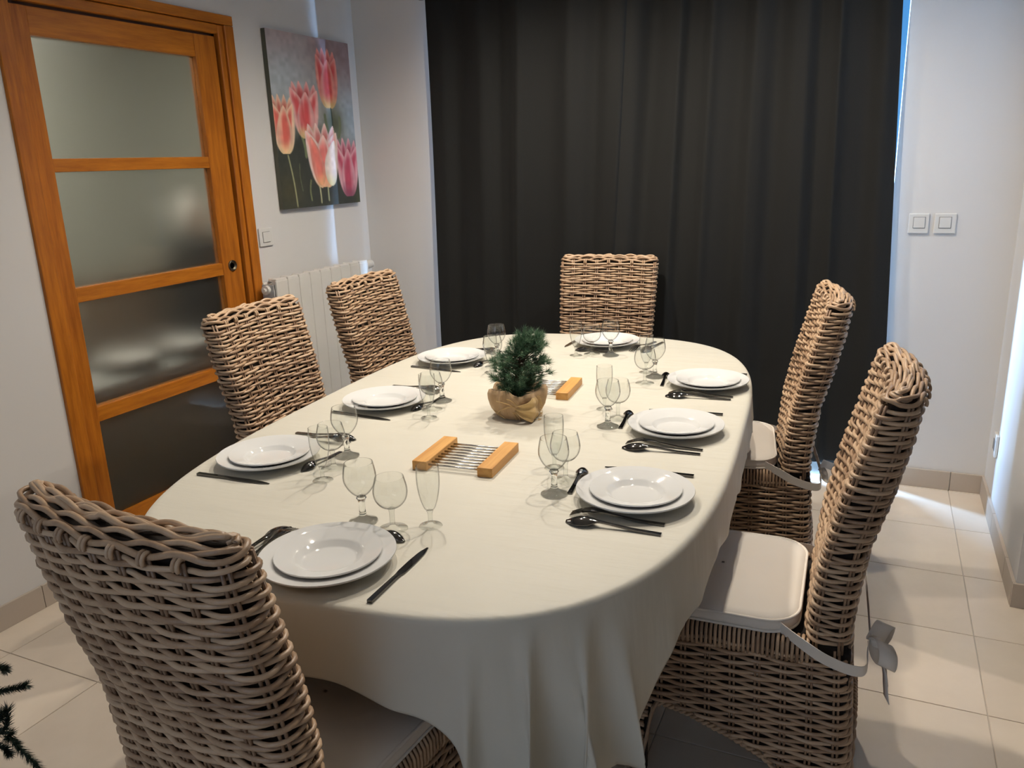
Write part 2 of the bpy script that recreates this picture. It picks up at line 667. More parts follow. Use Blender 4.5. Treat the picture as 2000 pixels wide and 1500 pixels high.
def plate_prof(R, h=0.022):
    k = R / 0.125
    e = h - 0.022
    return [(0, 0.004), (0.060 * k, 0.004), (0.068 * k, 0.0055), (0.077 * k, 0.0125 + 0.4 * e), (0.084 * k, 0.0148 + 0.5 * e),
            (0.121 * k, h - 0.001), (0.1245 * k, h), (0.1252 * k, h - 0.0014), (0.1240 * k, h - 0.0036),
            (0.086 * k, 0.0112 + 0.5 * e), (0.077 * k, 0.0088 + 0.4 * e), (0.067 * k, 0.0012), (0.062 * k, 0.0), (0.058 * k, 0.0), (0.055 * k, 0.0018), (0, 0.0018)]


m = MB()
for k in range(7):
    mm = MB()
    mm.lathe(plate_prof(0.125), 40)
    m.add([(x, y, z + k * 0.007) for x, y, z in mm.V], mm.F)
for (px, py, lab) in ((-2.86, 2.62, 'white plate stack blurred behind the frosted door, nearer the pull'),
                      (-2.87, 2.33, 'white plate stack blurred behind the frosted door, nearer the hinge side')):
    t = thing('plate_stack', lab, 'plates', (px, py, 0.661), 0, 'plate stacks behind the frosted door')
    for k in range(6):
        mm = MB()
        mm.lathe(plate_prof(0.125), 40)
        mm.obj('plate', M['porcelain'], t, True, loc=(0, 0, k * 0.007))
t = thing('kitchen_appliance', 'black appliance blurred behind the second frosted pane', 'appliance', (-2.93, 2.90, 0.661))
box_obj('body', -0.11, 0.11, -0.14, 0.16, 0.03, 0.50, M['black'], t, 0.02)
box_obj('foot', -0.12, 0.13, -0.14, 0.15, 0.0, 0.03, M['black'], t, 0.01)
t = thing('white_vase', 'pale vase blurred on top of the black appliance', 'vase', (-2.93, 2.86, 1.162))
m = MB()
m.lathe([(0, 0), (0.05, 0), (0.075, 0.05), (0.08, 0.1), (0.055, 0.17), (0.03, 0.19), (0.034, 0.21), (0.03, 0.21), (0.026, 0.19), (0, 0.18)], 32)
m.obj('vase_body', M['porcelain'], t, True)

# ------------------------------------------------------------------ radiator
rad = thing('radiator', 'cream cast radiator with flat sections on the wall beside the wooden door', 'radiator', (XL, 0, 0))
N_SEC, RY0, RY1 = 9, 2.822, 3.551
pitch = (RY1 - RY0) / N_SEC
m = MB()
m.box(0.118, 0.13, -pitch / 2 + 0.0014, pitch / 2 - 0.0014, 0.32, 0.974, 0.003)           # flat front face
m.box(0.10, 0.128, -pitch / 2 + 0.004, pitch / 2 - 0.004, 0.955, 0.984, 0.004)           # scalloped top lip
m.box(0.045, 0.12, -0.004, 0.004, 0.36, 0.95)                                            # fin to the wall side
m.box(0.045, 0.053, -pitch / 2 + 0.006, pitch / 2 - 0.006, 0.34, 0.965, 0.003)
m.tube([(0.08, -pitch / 2, 0.935), (0.08, pitch / 2, 0.935)], 0.023, 14)
m.tube([(0.08, -pitch / 2, 0.37), (0.08, pitch / 2, 0.37)], 0.023, 14)
m.tube([(0.06, 0, 0.972), (0.11, 0, 0.972)], 0.011, 10)
sec_me = m.mesh('section', M['enamel'])
for k in range(N_SEC):
    link('section', sec_me, rad, (0, RY0 + pitch * (k + 0.5), 0))
m = MB()
m.box(0.05, 0.117, RY0 - 0.004, RY0 + 0.003, 0.345, 0.958, 0.002)
m.obj('side_casting', M['enamel_side'], rad)
m = MB()
m.tube([(0.08, RY0 - 0.02, 0.935), (0.08, RY0, 0.935)], 0.021, 16)
m.tube([(0.08, RY0 - 0.032, 0.935), (0.08, RY0 - 0.018, 0.935)], 0.010, 12)
m.obj('end_plug', M['enamel'], rad, False)
m = MB()
m.tube([(0.08, RY1, 0.95), (0.08, RY1 + 0.03, 0.95)], 0.014, 12)
m.tube([(0.08, RY1 + 0.018, 0.95), (0.08, RY1 + 0.018, 0.91), (0.08, RY1 + 0.018, 0.02)], 0.008, 10)
v = m.obj('valve', M['enamel'], rad)
m = MB()
m.tube([(0.08, y, 0.95) for y in (RY1 + 0.03, RY1 + 0.034, RY1 + 0.062, RY1 + 0.094, RY1 + 0.098)], [0.016, 0.021, 0.024, 0.022, 0.018], 18)
m.obj('thermostat_head', M['plastic'], v)
for yy in (2.95, 3.42):
    box_obj('bracket', 0.001, 0.05, yy - 0.012, yy + 0.012, 0.86, 0.9, M['enamel'], rad)


# ------------------------------------------------------------------ switches, socket
def switch(name, label, cat, origin, u, nrm, w=0.078, hh=0.08, button=0.045, off=(0, 0), group=None):
    t = thing(name, label, cat, origin, 0, group)
    u = np.array(u, float)
    n = np.array(nrm, float)
    z = np.array((0, 0, 1.0))

    def slab(nm, cu, cz, sw, sh, d0, d1, mat, b, par=t):
        c = [u * a + z * b2 + n * d for a in (cu - sw / 2, cu + sw / 2) for b2 in (cz - sh / 2, cz + sh / 2) for d in (d0, d1)]
        c = np.array(c)
        mb = MB()
        mb.box(c[:, 0].min(), c[:, 0].max(), c[:, 1].min(), c[:, 1].max(), c[:, 2].min(), c[:, 2].max(), b)
        return mb.obj(nm, mat, par)
    slab('cover_plate', 0, 0, w, hh, 0, 0.009, M['plastic'], 0.003)
    slab('gap', off[0], off[1], button + 0.004, button + 0.004, 0.0085, 0.0096, M['plastic_gap'], 0)
    r = slab('rocker', off[0], off[1], button, button, 0.009, 0.0125, M['plastic'], 0.0015)
    return t


SG = 'pair of square switches on the back wall'
switch('light_switch', 'white square light switch beside the wooden door casing', 'switch', (XL, 2.931, 1.160), (0, 1, 0), (1, 0, 0), 0.088, 0.082)
switch('light_switch', 'white square switch on the back wall, nearer the dark curtain', 'switch', (0.141, YB, 1.156), (1, 0, 0), (0, -1, 0), 0.076, 0.081, 0.042, (0.002, 0.004), SG)
switch('light_switch', 'white square switch on the back wall, farther from the curtain', 'switch', (0.238, YB, 1.156), (1, 0, 0), (0, -1, 0), 0.08, 0.081, 0.042, (0.0, 0.004), SG)
t = thing('wall_socket', 'small white wall socket low on the right-hand wall above the skirting', 'socket', (XR, 3.535, 0.305))
box_obj('cover_plate', -0.012, 0, -0.035, 0.035, -0.045, 0.045, M['plastic'], t, 0.003)
box_obj('insert', -0.0135, -0.011, -0.022, 0.022, -0.022, 0.022, M['plastic_gap'], t, 0.001)


# ------------------------------------------------------------------ tulip picture
def srgb(c):
    c = np.asarray(c, float) / 255.0
    return np.where(c <= 0.04045, c / 12.92, ((c + 0.055) / 1.055) ** 2.4)


NU, NV = 168, 216
uu, vv = np.meshgrid(np.linspace(0, 1, NU), np.linspace(0, 1, NV))


def smooth_noise(n, m_, seed):
    g = np.random.default_rng(seed).random((m_, n))
    x = uu * (n - 1)
    y = vv * (m_ - 1)
    i = np.clip(x.astype(int), 0, n - 2)
    j = np.clip(y.astype(int), 0, m_ - 2)
    fx, fy = x - i, y - j
    fx, fy = fx * fx * (3 - 2 * fx), fy * fy * (3 - 2 * fy)
    return (g[j, i] * (1 - fx) + g[j, i + 1] * fx) * (1 - fy) + (g[j + 1, i] * (1 - fx) + g[j + 1, i + 1] * fx) * fy


def sst(a, b, x):
    t_ = np.clip((x - a) / (b - a), 0, 1)
    return t_ * t_ * (3 - 2 * t_)


def mixc(a, b, f):
    return a + (b - a) * f[..., None]


img = np.zeros((NV, NU, 3))
img[:] = (150, 150, 150)
n1, n2, n3 = smooth_noise(6, 7, 1), smooth_noise(14, 18, 2), smooth_noise(30, 40, 3)
img = mixc(img, np.array((168, 150, 150.0)), sst(0.35, 0.0, vv) * (0.4 + 0.6 * n1))
img = mixc(img, np.array((128, 104, 104.0)), sst(0.3, 0.75, uu) * sst(0.42, 0.05, vv) * (0.55 + 0.45 * n2))
img = mixc(img, np.array((163, 172, 178.0)), np.exp(-(((uu - 0.12) / 0.3) ** 2 + ((vv - 0.27) / 0.16) ** 2)) * 0.9)
img = mixc(img, np.array((150, 166, 178.0)), np.exp(-(((uu - 0.97) / 0.2) ** 2 + ((vv - 0.48) / 0.16) ** 2)) * 0.9)
edge = 0.56 - 0.06 * np.sin(uu * 5) + 0.06 * (n2 - 0.5)
img = mixc(img, np.array((46, 50, 44.0)), sst(-0.05, 0.12, vv - edge) * 0.97)
img = mixc(img, np.array((70, 66, 44.0)), np.exp(-(((uu - 0.1) / 0.16) ** 2 + ((vv - 0.9) / 0.12) ** 2)) * 0.7)
img = mixc(img, np.array((74, 80, 60.0)), np.exp(-(((uu - 0.72) / 0.13) ** 2 + ((vv - 0.5) / 0.11) ** 2)) * 0.95)
img = mixc(img, np.array((66, 72, 52.0)), sst(0.88, 1.0, uu) * sst(0.85, 1.0, vv))
img *= (0.94 + 0.12 * n3)[..., None]


def stroke(p0, p1, bend, w, col):
    global img
    p0, p1 = np.array(p0), np.array(p1)
    for k in np.linspace(0, 1, 80):
        c = p0 * (1 - k) + p1 * k + np.array((bend * math.sin(PI * k), 0))
        d = np.sqrt(((uu - c[0])) ** 2 + ((vv - c[1]) * 1.23) ** 2)
        img = mixc(img, np.array(col, float), sst(w, w * 0.4, d) * 0.5)


stroke((0.115, 0.69), (0.17, 0.99), 0.01, 0.011, (160, 160, 120))
stroke((0.46, 0.87), (0.47, 0.98), 0.004, 0.011, (165, 165, 130))
stroke((0.57, 0.88), (0.57, 0.97), 0.0, 0.011, (150, 155, 120))
stroke((0.695, 0.40), (0.70, 0.58), 0.004, 0.011, (44, 54, 40))
stroke((0.24, 0.74), (0.25, 0.9), -0.012, 0.007, (92, 100, 74))
stroke((0.36, 0.84), (0.35, 0.96), -0.012, 0.011, (110, 116, 80))
stroke((0.80, 0.46), (0.77, 0.58), 0.012, 0.02, (100, 108, 82))
stroke((0.61, 0.45), (0.66, 0.58), -0.01, 0.02, (92, 100, 74))
stroke((0.3, 0.58), (0.33, 0.7), 0.01, 0.018, (104, 116, 84))


def petal(base, tip, w, lean, cen, pale, foot, streak=1.0, sharp=0.8):
    global img
    b, t_ = np.array(base), np.array(tip)
    ax = (t_ - b) * np.array((1, 1.23))
    L = np.linalg.norm(ax)
    ax /= L
    nx = np.array((-ax[1], ax[0]))
    du, dv = uu - b[0], (vv - b[1]) * 1.23
    a = (du * ax[0] + dv * ax[1]) / L
    s = (du * nx[0] + dv * nx[1]) - lean * np.sin(PI * np.clip(a, 0, 1))
    ac = np.clip(a, 0, 1)
    wid = w * np.sin(PI * ac ** 0.75) ** 0.62 * (1 - 0.25 * ac ** 3) + 1e-5
    wid = np.where(ac > 0.72, np.minimum(wid, w * 1.05 * ((1 - ac) / 0.28) ** sharp + 1e-5), wid)
    q = s / wid
    mask = sst(1.08, 0.92, np.abs(q)) * (a > 0) * (a < 1)
    ns = smooth_noise(40, 10, int(abs(base[0] * 1000) + tip[1] * 777) % 9973)
    col = mixc(np.broadcast_to(np.array(cen, float), img.shape).copy(), np.array(pale, float), sst(0.12, 0.9, np.abs(q) + 0.5 * (ns - 0.5)) * streak)
    col = mixc(col, np.array(pale, float), sst(0.72, 1.0, ac) * 0.9)
    col = mixc(col, np.array(foot, float), sst(0.34, 0.0, ac) * 0.85)
    col = col * (0.84 + 0.16 * np.cos(q * 1.4) + 0.08 * (n3 - 0.5))[..., None]
    img = mixc(img, col, mask)


RED, PINK, PALE, CREAM, YEL = (196, 72, 70), (214, 118, 118), (236, 208, 200), (232, 206, 172), (206, 186, 118)


def tulip(cx, v0, v1, hw, cen, pale, foot, open_=1.0):
    h = v1 - v0
    for dx, tv_ in ((-0.75, 0.0), (-0.3, -0.02), (0.25, -0.02), (0.75, 0.02)):
        petal((cx + dx * hw * 0.3, v1 - 0.1 * h), (cx + dx * hw * open_, v0 + (tv_ + 0.04) * h), hw * 0.42, 0.0, tuple(0.85 * c for c in cen), pale, cen, 0.7)
    petal((cx - 0.1 * hw, v1), (cx - 0.92 * hw * open_, v0 + 0.14 * h), hw * 0.5, 0.10 * hw, cen, pale, foot)
    petal((cx + 0.1 * hw, v1), (cx + 0.92 * hw * open_, v0 + 0.16 * h), hw * 0.5, -0.10 * hw, cen, pale, foot)
    petal((cx - 0.05 * hw, v1), (cx + 0.1 * hw, v0 + 0.2 * h), hw * 0.58, 0.0, cen, pale, foot, 0.85)


tulip(0.68, 0.045, 0.405, 0.175, (190, 66, 62), (226, 150, 138), (212, 190, 120), 0.75)
tulip(0.37, 0.255, 0.59, 0.185, (198, 78, 80), (232, 180, 176), (212, 190, 128), 0.95)
tulip(0.10, 0.34, 0.68, 0.155, (206, 96, 84), (236, 206, 178), (228, 200, 150), 0.85)
tulip(0.86, 0.575, 0.955, 0.165, (178, 70, 92), (226, 176, 184), (128, 66, 88), 0.95)
tulip(0.54, 0.49, 0.885, 0.215, (218, 118, 112), (240, 214, 206), (230, 186, 140), 0.98)
petal((0.62, 0.88), (0.70, 0.60), 0.085, -0.02, (236, 220, 212), (240, 224, 214), (220, 214, 170), 0.8)
petal((0.50, 0.875), (0.40, 0.58), 0.075, 0.012, (222, 120, 108), (234, 160, 146), (232, 180, 130), 0.6)

pic = thing('tulip_picture', 'unframed canvas painting of five pink tulips on the wall above the radiator', 'picture', (XL, 0, 0))
PY0, PY1, PZ0, PZ1, PT = 3.05, 3.672, 1.275, 2.062, 0.026
Gp = np.stack([np.full_like(uu, PT), PY0 + uu * (PY1 - PY0), PZ1 - vv * (PZ1 - PZ0)], -1)
m = MB()
m.grid(Gp)
me = m.mesh('painted_face', M['painting'], False)
ca = me.color_attributes.new('paint', 'FLOAT_COLOR', 'POINT')
rgba = np.ones((NV * NU, 4), np.float32)
rgba[:, :3] = srgb(np.clip(img * 1.07, 0, 255)).reshape(-1, 3)
ca.data.foreach_set('color', rgba.ravel())
link('painted_face', me, pic)
box_obj('stretched_edge', 0.002, PT - 0.0006, PY0, PY1, PZ0, PZ1, M['canvas_edge'], pic, 0.002)


# ------------------------------------------------------------------ curtains
def curtain_panel(name, label, xl0, xl1, xr0, xr1, y0, seed, nf, zb0, zb1, amp=0.028, bulge=None):
    r = np.random.default_rng(seed)
    nx, nz = 420, 60
    s = np.linspace(0, 1, nx)[None, :]
    k = np.linspace(0, 1, nz)[:, None]            # 0 = top
    ztop = 2.25
    zb = zb0 + (zb1 - zb0) * s
    z = ztop + (zb - ztop) * k
    xl = xl0 + (xl1 - xl0) * k
    xr = xr0 + (xr1 - xr0) * k
    ph = np.cumsum(0.55 + 0.9 * r.random(nx))
    ph = ph / ph[-1] * nf * 2 * PI
    ph = np.interp(s[0], np.linspace(0, 1, 12), ph[np.linspace(0, nx - 1, 12).astype(int)] + r.normal(0, 0.5, 12))
    ph = np.convolve(np.pad(ph, 30, mode='reflect', reflect_type='odd'), np.hanning(61) / np.hanning(61).sum(), 'valid')[None, :]
    a = amp * (0.55 + 0.45 * np.interp(s[0], np.linspace(0, 1, 9), r.random(9)))[None, :]
    a2 = np.interp(s[0], np.linspace(0, 1, 7), r.normal(0, 1, 7))[None, :]
    x = xl + (xr - xl) * s + 0.35 * a * np.sin(ph * 1.0 + 1.0 + 0.6 * a2 * k)
    x[:, 0] = xl[:, 0]
    x[:, -1] = xr[:, 0]
    y = y0 - a * (1 - 0.25 * k) * np.sin(ph + 0.9 * a2 * k) - 0.12 * amp * np.sin(ph * 2.3 + 2 * k + a2)
    y = y + 0.008 * np.sin(6 * k + 5 * s)
    if bulge:
        y = y - bulge * np.exp(-s / 0.035) + 0.6 * bulge * np.exp(-((s - 0.09) / 0.03) ** 2)
    G = np.stack([x + 0 * z, y + 0 * z, z], -1)
    m = MB()
    m.grid(G)
    n = len(m.V)
    Gb = G.copy()
    Gb[..., 1] += 0.004
    m.grid(Gb)
    me = m.mesh(name, M['curtain'], True)
    o = link(name, me)
    return o


c1 = curtain_panel('curtain', '', -2.112, -2.128, -1.075, -1.15, 3.728, 11, 4.5, 0.06, 0.06, 0.024)
tag(c1, 'charcoal blackout curtain panel hanging nearer the radiator and picture', 'curtain', 'charcoal curtains on one rod')
c2 = curtain_panel('curtain', '', -1.085, -1.19, -0.002, 0.085, 3.718, 23, 6.5, 0.05, 0.10, 0.025, 0.014)
tag(c2, 'charcoal blackout curtain panel hanging nearer the two wall switches', 'curtain', 'charcoal curtains on one rod')
rodt = thing('curtain_rod', 'metal curtain rod carrying the charcoal curtains', 'curtain rod', (0, 3.705, 2.245))
m = MB()
m.tube([(-2.125, 0, 0), (0.03, 0, 0)], 0.011, 14)
m.obj('pole', M['rodmetal'], rodt, True)
for sx in (-2.125, 0.03):
    m = MB()
    m.lathe([(0, -0.02), (0.014, -0.018), (0.019, 0), (0.014, 0.018), (0, 0.02)], 20)
    f = m.obj('finial', M['rodmetal'], rodt, True, loc=(sx, 0, 0))
for sx in (-2.0, -0.1):
    m = MB()
    m.tube([(sx, 0, 0), (sx, 0.062, 0)], 0.006, 10)
    m.obj('wall_bracket', M['rodmetal'], rodt)

# ------------------------------------------------------------------ table and tablecloth
TCX, TCY, TROT = -0.936, 2.03, 0.070
HL, HW, ZT = 1.080, 0.644, 0.753


def table_edge(phi, grow=0.0):
    """stadium-like oval, points by parameter angle"""
    n = 3.3
    c, s = math.cos(phi), math.sin(phi)
    return np.array(((HW + grow) * math.copysign(abs(c) ** (2 / n), c), (HL + grow) * math.copysign(abs(s) ** (2 / n), s)))


def edge_loop(n, grow=0.0):
    P = np.array([table_edge(2 * PI * k / 4000, grow) for k in range(4000)])
    d = np.r_[0, np.cumsum(np.linalg.norm(np.diff(np.vstack([P, P[:1]]), axis=0), axis=1))]
    q = np.linspace(0, d[-1], n, endpoint=False)
    PP = np.vstack([P, P[:1]])
    return np.stack([np.interp(q, d, PP[:, 0]), np.interp(q, d, PP[:, 1])], -1)


tbl = thing('dining_table', 'long oval dining table hidden under the cream tablecloth', 'table', (TCX, TCY, 0), TROT)
EL = edge_loop(96, -0.012)
m = MB()
top = [(x, y, ZT - 0.003) for x, y in EL]
bot = [(x, y, ZT - 0.033) for x, y in EL]
n = len(EL)
m.add(top + bot, [tuple(range(n)), tuple(range(2 * n - 1, n - 1, -1))] + [(i, n + i, n + (i + 1) % n, (i + 1) % n) for i in range(n)])
m.obj('tabletop', M['tabletop'], tbl)
for sx in (-1, 1):
    box_obj('apron', sx * 0.36 - 0.011, sx * 0.36 + 0.011, -0.62, 0.62, 0.63, 0.72, M['tabletop'], tbl)
for sy in (-1, 1):
    box_obj('apron', -0.36, 0.36, sy * 0.62 - 0.011, sy * 0.62 + 0.011, 0.63, 0.72, M['tabletop'], tbl)
    for sx in (-1, 1):
        m = MB()
        G = []
        for z, r in ((0.0, 0.02), (0.3, 0.027), (0.62, 0.034), (0.72, 0.034)):
            G.append([(sx * 0.36 - r, sy * 0.62 - r, z), (sx * 0.36 + r, sy * 0.62 - r, z), (sx * 0.36 + r, sy * 0.62 + r, z), (sx * 0.36 - r, sy * 0.62 + r, z)])
        m.grid(G, closed_v=True)
        m.add(G[0], [(3, 2, 1, 0)])
        m.obj('leg', M['tabletop'], tbl)

# cloth: flat top, soft rolled edge, hanging rectangle with folds
NA = 720
EL = edge_loop(NA, 0.0)
tan = np.roll(EL, -1, 0) - np.roll(EL, 1, 0)
tan /= np.linalg.norm(tan, axis=1, keepdims=True)
nrm = np.stack([tan[:, 1], -tan[:, 0]], -1)
CW, CL = HW + 0.106, HL + 0.150
drop = np.empty(NA)
for k in range(NA):
    tx = (CW - abs(EL[k, 0])) / max(abs(nrm[k, 0]), 1e-4)
    ty = (CL - abs(EL[k, 1])) / max(abs(nrm[k, 1]), 1e-4)
    drop[k] = min(tx, ty)
ker = np.hanning(41)
ker /= ker.sum()
drop = np.convolve(np.r_[drop[-20:], drop, drop[:20]], ker, 'valid')
drop = drop + 0.17 * np.exp(-((EL[:, 0] - 0.385) / 0.10) ** 2) * (EL[:, 1] < -0.7)
drop = np.minimum(drop, 0.50)
corner = sst(0.2, 0.42, drop)
arc = np.r_[0, np.cumsum(np.linalg.norm(np.diff(EL, axis=0), axis=1))]
rr = np.random.default_rng(5)
wob = np.zeros(NA)
for kf, am in ((3, 0.6), (5, 0.7), (8, 0.5), (13, 0.3)):
    wob += am * np.sin(2 * PI * kf * np.arange(NA) / NA + rr.random() * 6.28)
fold_ph = arc / 0.118 * 2 * PI + 1.6 * wob
fold_ph2 = arc / 0.063 * 2 * PI + 2.2 * wob
fold_a = 0.005 + 0.040 * corner
rings = []
for f in list(np.linspace(0.0, 0.9, 14)) + list(np.linspace(0.92, 0.985, 6)):
    rings.append(np.c_[EL * f, np.full(NA, ZT)])
R0 = 0.013
for a in np.linspace(0, PI / 2, 6)[1:]:
    rings.append(np.c_[EL + nrm * (R0 * math.sin(a) - R0 + 0.006), np.full(NA, ZT - R0 * (1 - math.cos(a)))])
NDR = 34
for q in np.linspace(0, 1, NDR)[1:]:
    dz = q * drop
    grow = np.clip(dz / 0.3, 0, 1.3)
    fo = fold_a * grow ** 1.15 * (np.sin(fold_ph + 0.8 * q) * 0.8 + 0.45 * np.sin(fold_ph2 - 1.5 * q) * (0.4 + 0.6 * corner))
    out = 0.006 + 0.02 * np.clip(dz / 0.4, 0, 1) + fo + fold_a * 0.5 * grow
    side = fold_a * 0.7 * grow * np.cos(fold_ph + 0.8 * q)
    P = EL + nrm * out[:, None] + tan * side[:, None]
    z = ZT - R0 - (drop - R0) * q * (1 - 0.05 * corner)
    z = z + q * 0.012 * np.sin(fold_ph * 0.5 + 1)
    rings.append(np.c_[P, z])
cl = MB()
G = np.array(rings)
cl.grid(G, closed_v=True)
cl.F = [f[::-1] for f in cl.F]
me = cl.mesh('tablecloth', M['cloth'], True)
cloth = link('tablecloth', me, None, (TCX, TCY, 0), TROT)
tag(cloth, 'cream satin tablecloth draped over the oval dining table', 'tablecloth')
sm = cloth.modifiers.new('solid', 'SOLIDIFY')
sm.thickness = 0.0012
sm.offset = -1


# ------------------------------------------------------------------ rattan chairs
def back_w(z):
    return float(np.interp(z, (0, 0.5, 1.0), (0.418, 0.411, 0.454)))


def rear_y(z):
    return float(np.interp(z, (0, 0.2, 0.42, 0.5, 0.67, 0.79, 0.9, 1.0), (0.007, 0.007, 0.022, 0.026, 0.015, -0.014, -0.037, -0.052)))


def front_y(z):
    return float(np.interp(z, (0.3, 0.49, 0.636, 0.775, 0.887, 1.0), (0.113, 0.108, 0.099, 0.073, 0.042, 0.013)))


def rrect_loop(w, y0, y1, r, n, bow=0.0, inset=0.0):
    """rounded rectangle in plan, sampled evenly; starts mid rear, runs anticlockwise. returns points, normals"""
    w2 = w / 2
    pts = []
    for cx, cy, a0 in ((w2 - r, y0 + r, -PI / 2), (w2 - r, y1 - r, 0), (-w2 + r, y1 - r, PI / 2), (-w2 + r, y0 + r, PI)):
        for a in np.linspace(a0, a0 + PI / 2, 9):
            pts.append((cx + r * math.cos(a), cy + r * math.sin(a)))
    pts = [(0.0, y0)] + pts + [(0.0, y0)]
    P = np.array(pts)
    d = np.r_[0, np.cumsum(np.linalg.norm(np.diff(P, axis=0), axis=1))]
    q = np.linspace(0, d[-1], n, endpoint=False)
    X = np.interp(q, d, P[:, 0])
    Y = np.interp(q, d, P[:, 1])
    Q = np.stack([X, Y], -1)
    T = np.roll(Q, -1, 0) - np.roll(Q, 1, 0)
    T /= np.linalg.norm(T, axis=1, keepdims=True)
    N = np.stack([T[:, 1], -T[:, 0]], -1)
    Q = Q - N * inset
    if bow:
        Q = Q.copy()
        Q[:, 1] -= bow * (1 - (Q[:, 0] / w2) ** 2)
    return Q, N, d[-1]


SEAT_Z = 0.455
SEAT_F = 0.50


def bottom_z(x, y, w):
    """lower edge of the woven skirt: feet at the four corners, arches between"""
    yy = np.interp(y, (0.0, 0.085, 0.105, 0.135, 0.176, 0.256, 0.36, 0.425, 0.445, 0.458, 0.5),
                   (0.012, 0.012, 0.05, 0.10, 0.145, 0.183, 0.22, 0.232, 0.19, 0.012, 0.012))
    xx = 0.22 * (1 - np.clip(np.abs(x) / (w / 2 - 0.05), 0, 1) ** 5) + 0.012
    onside = np.abs(x) > w / 2 - 0.03
    return np.where(onside, yy, xx)


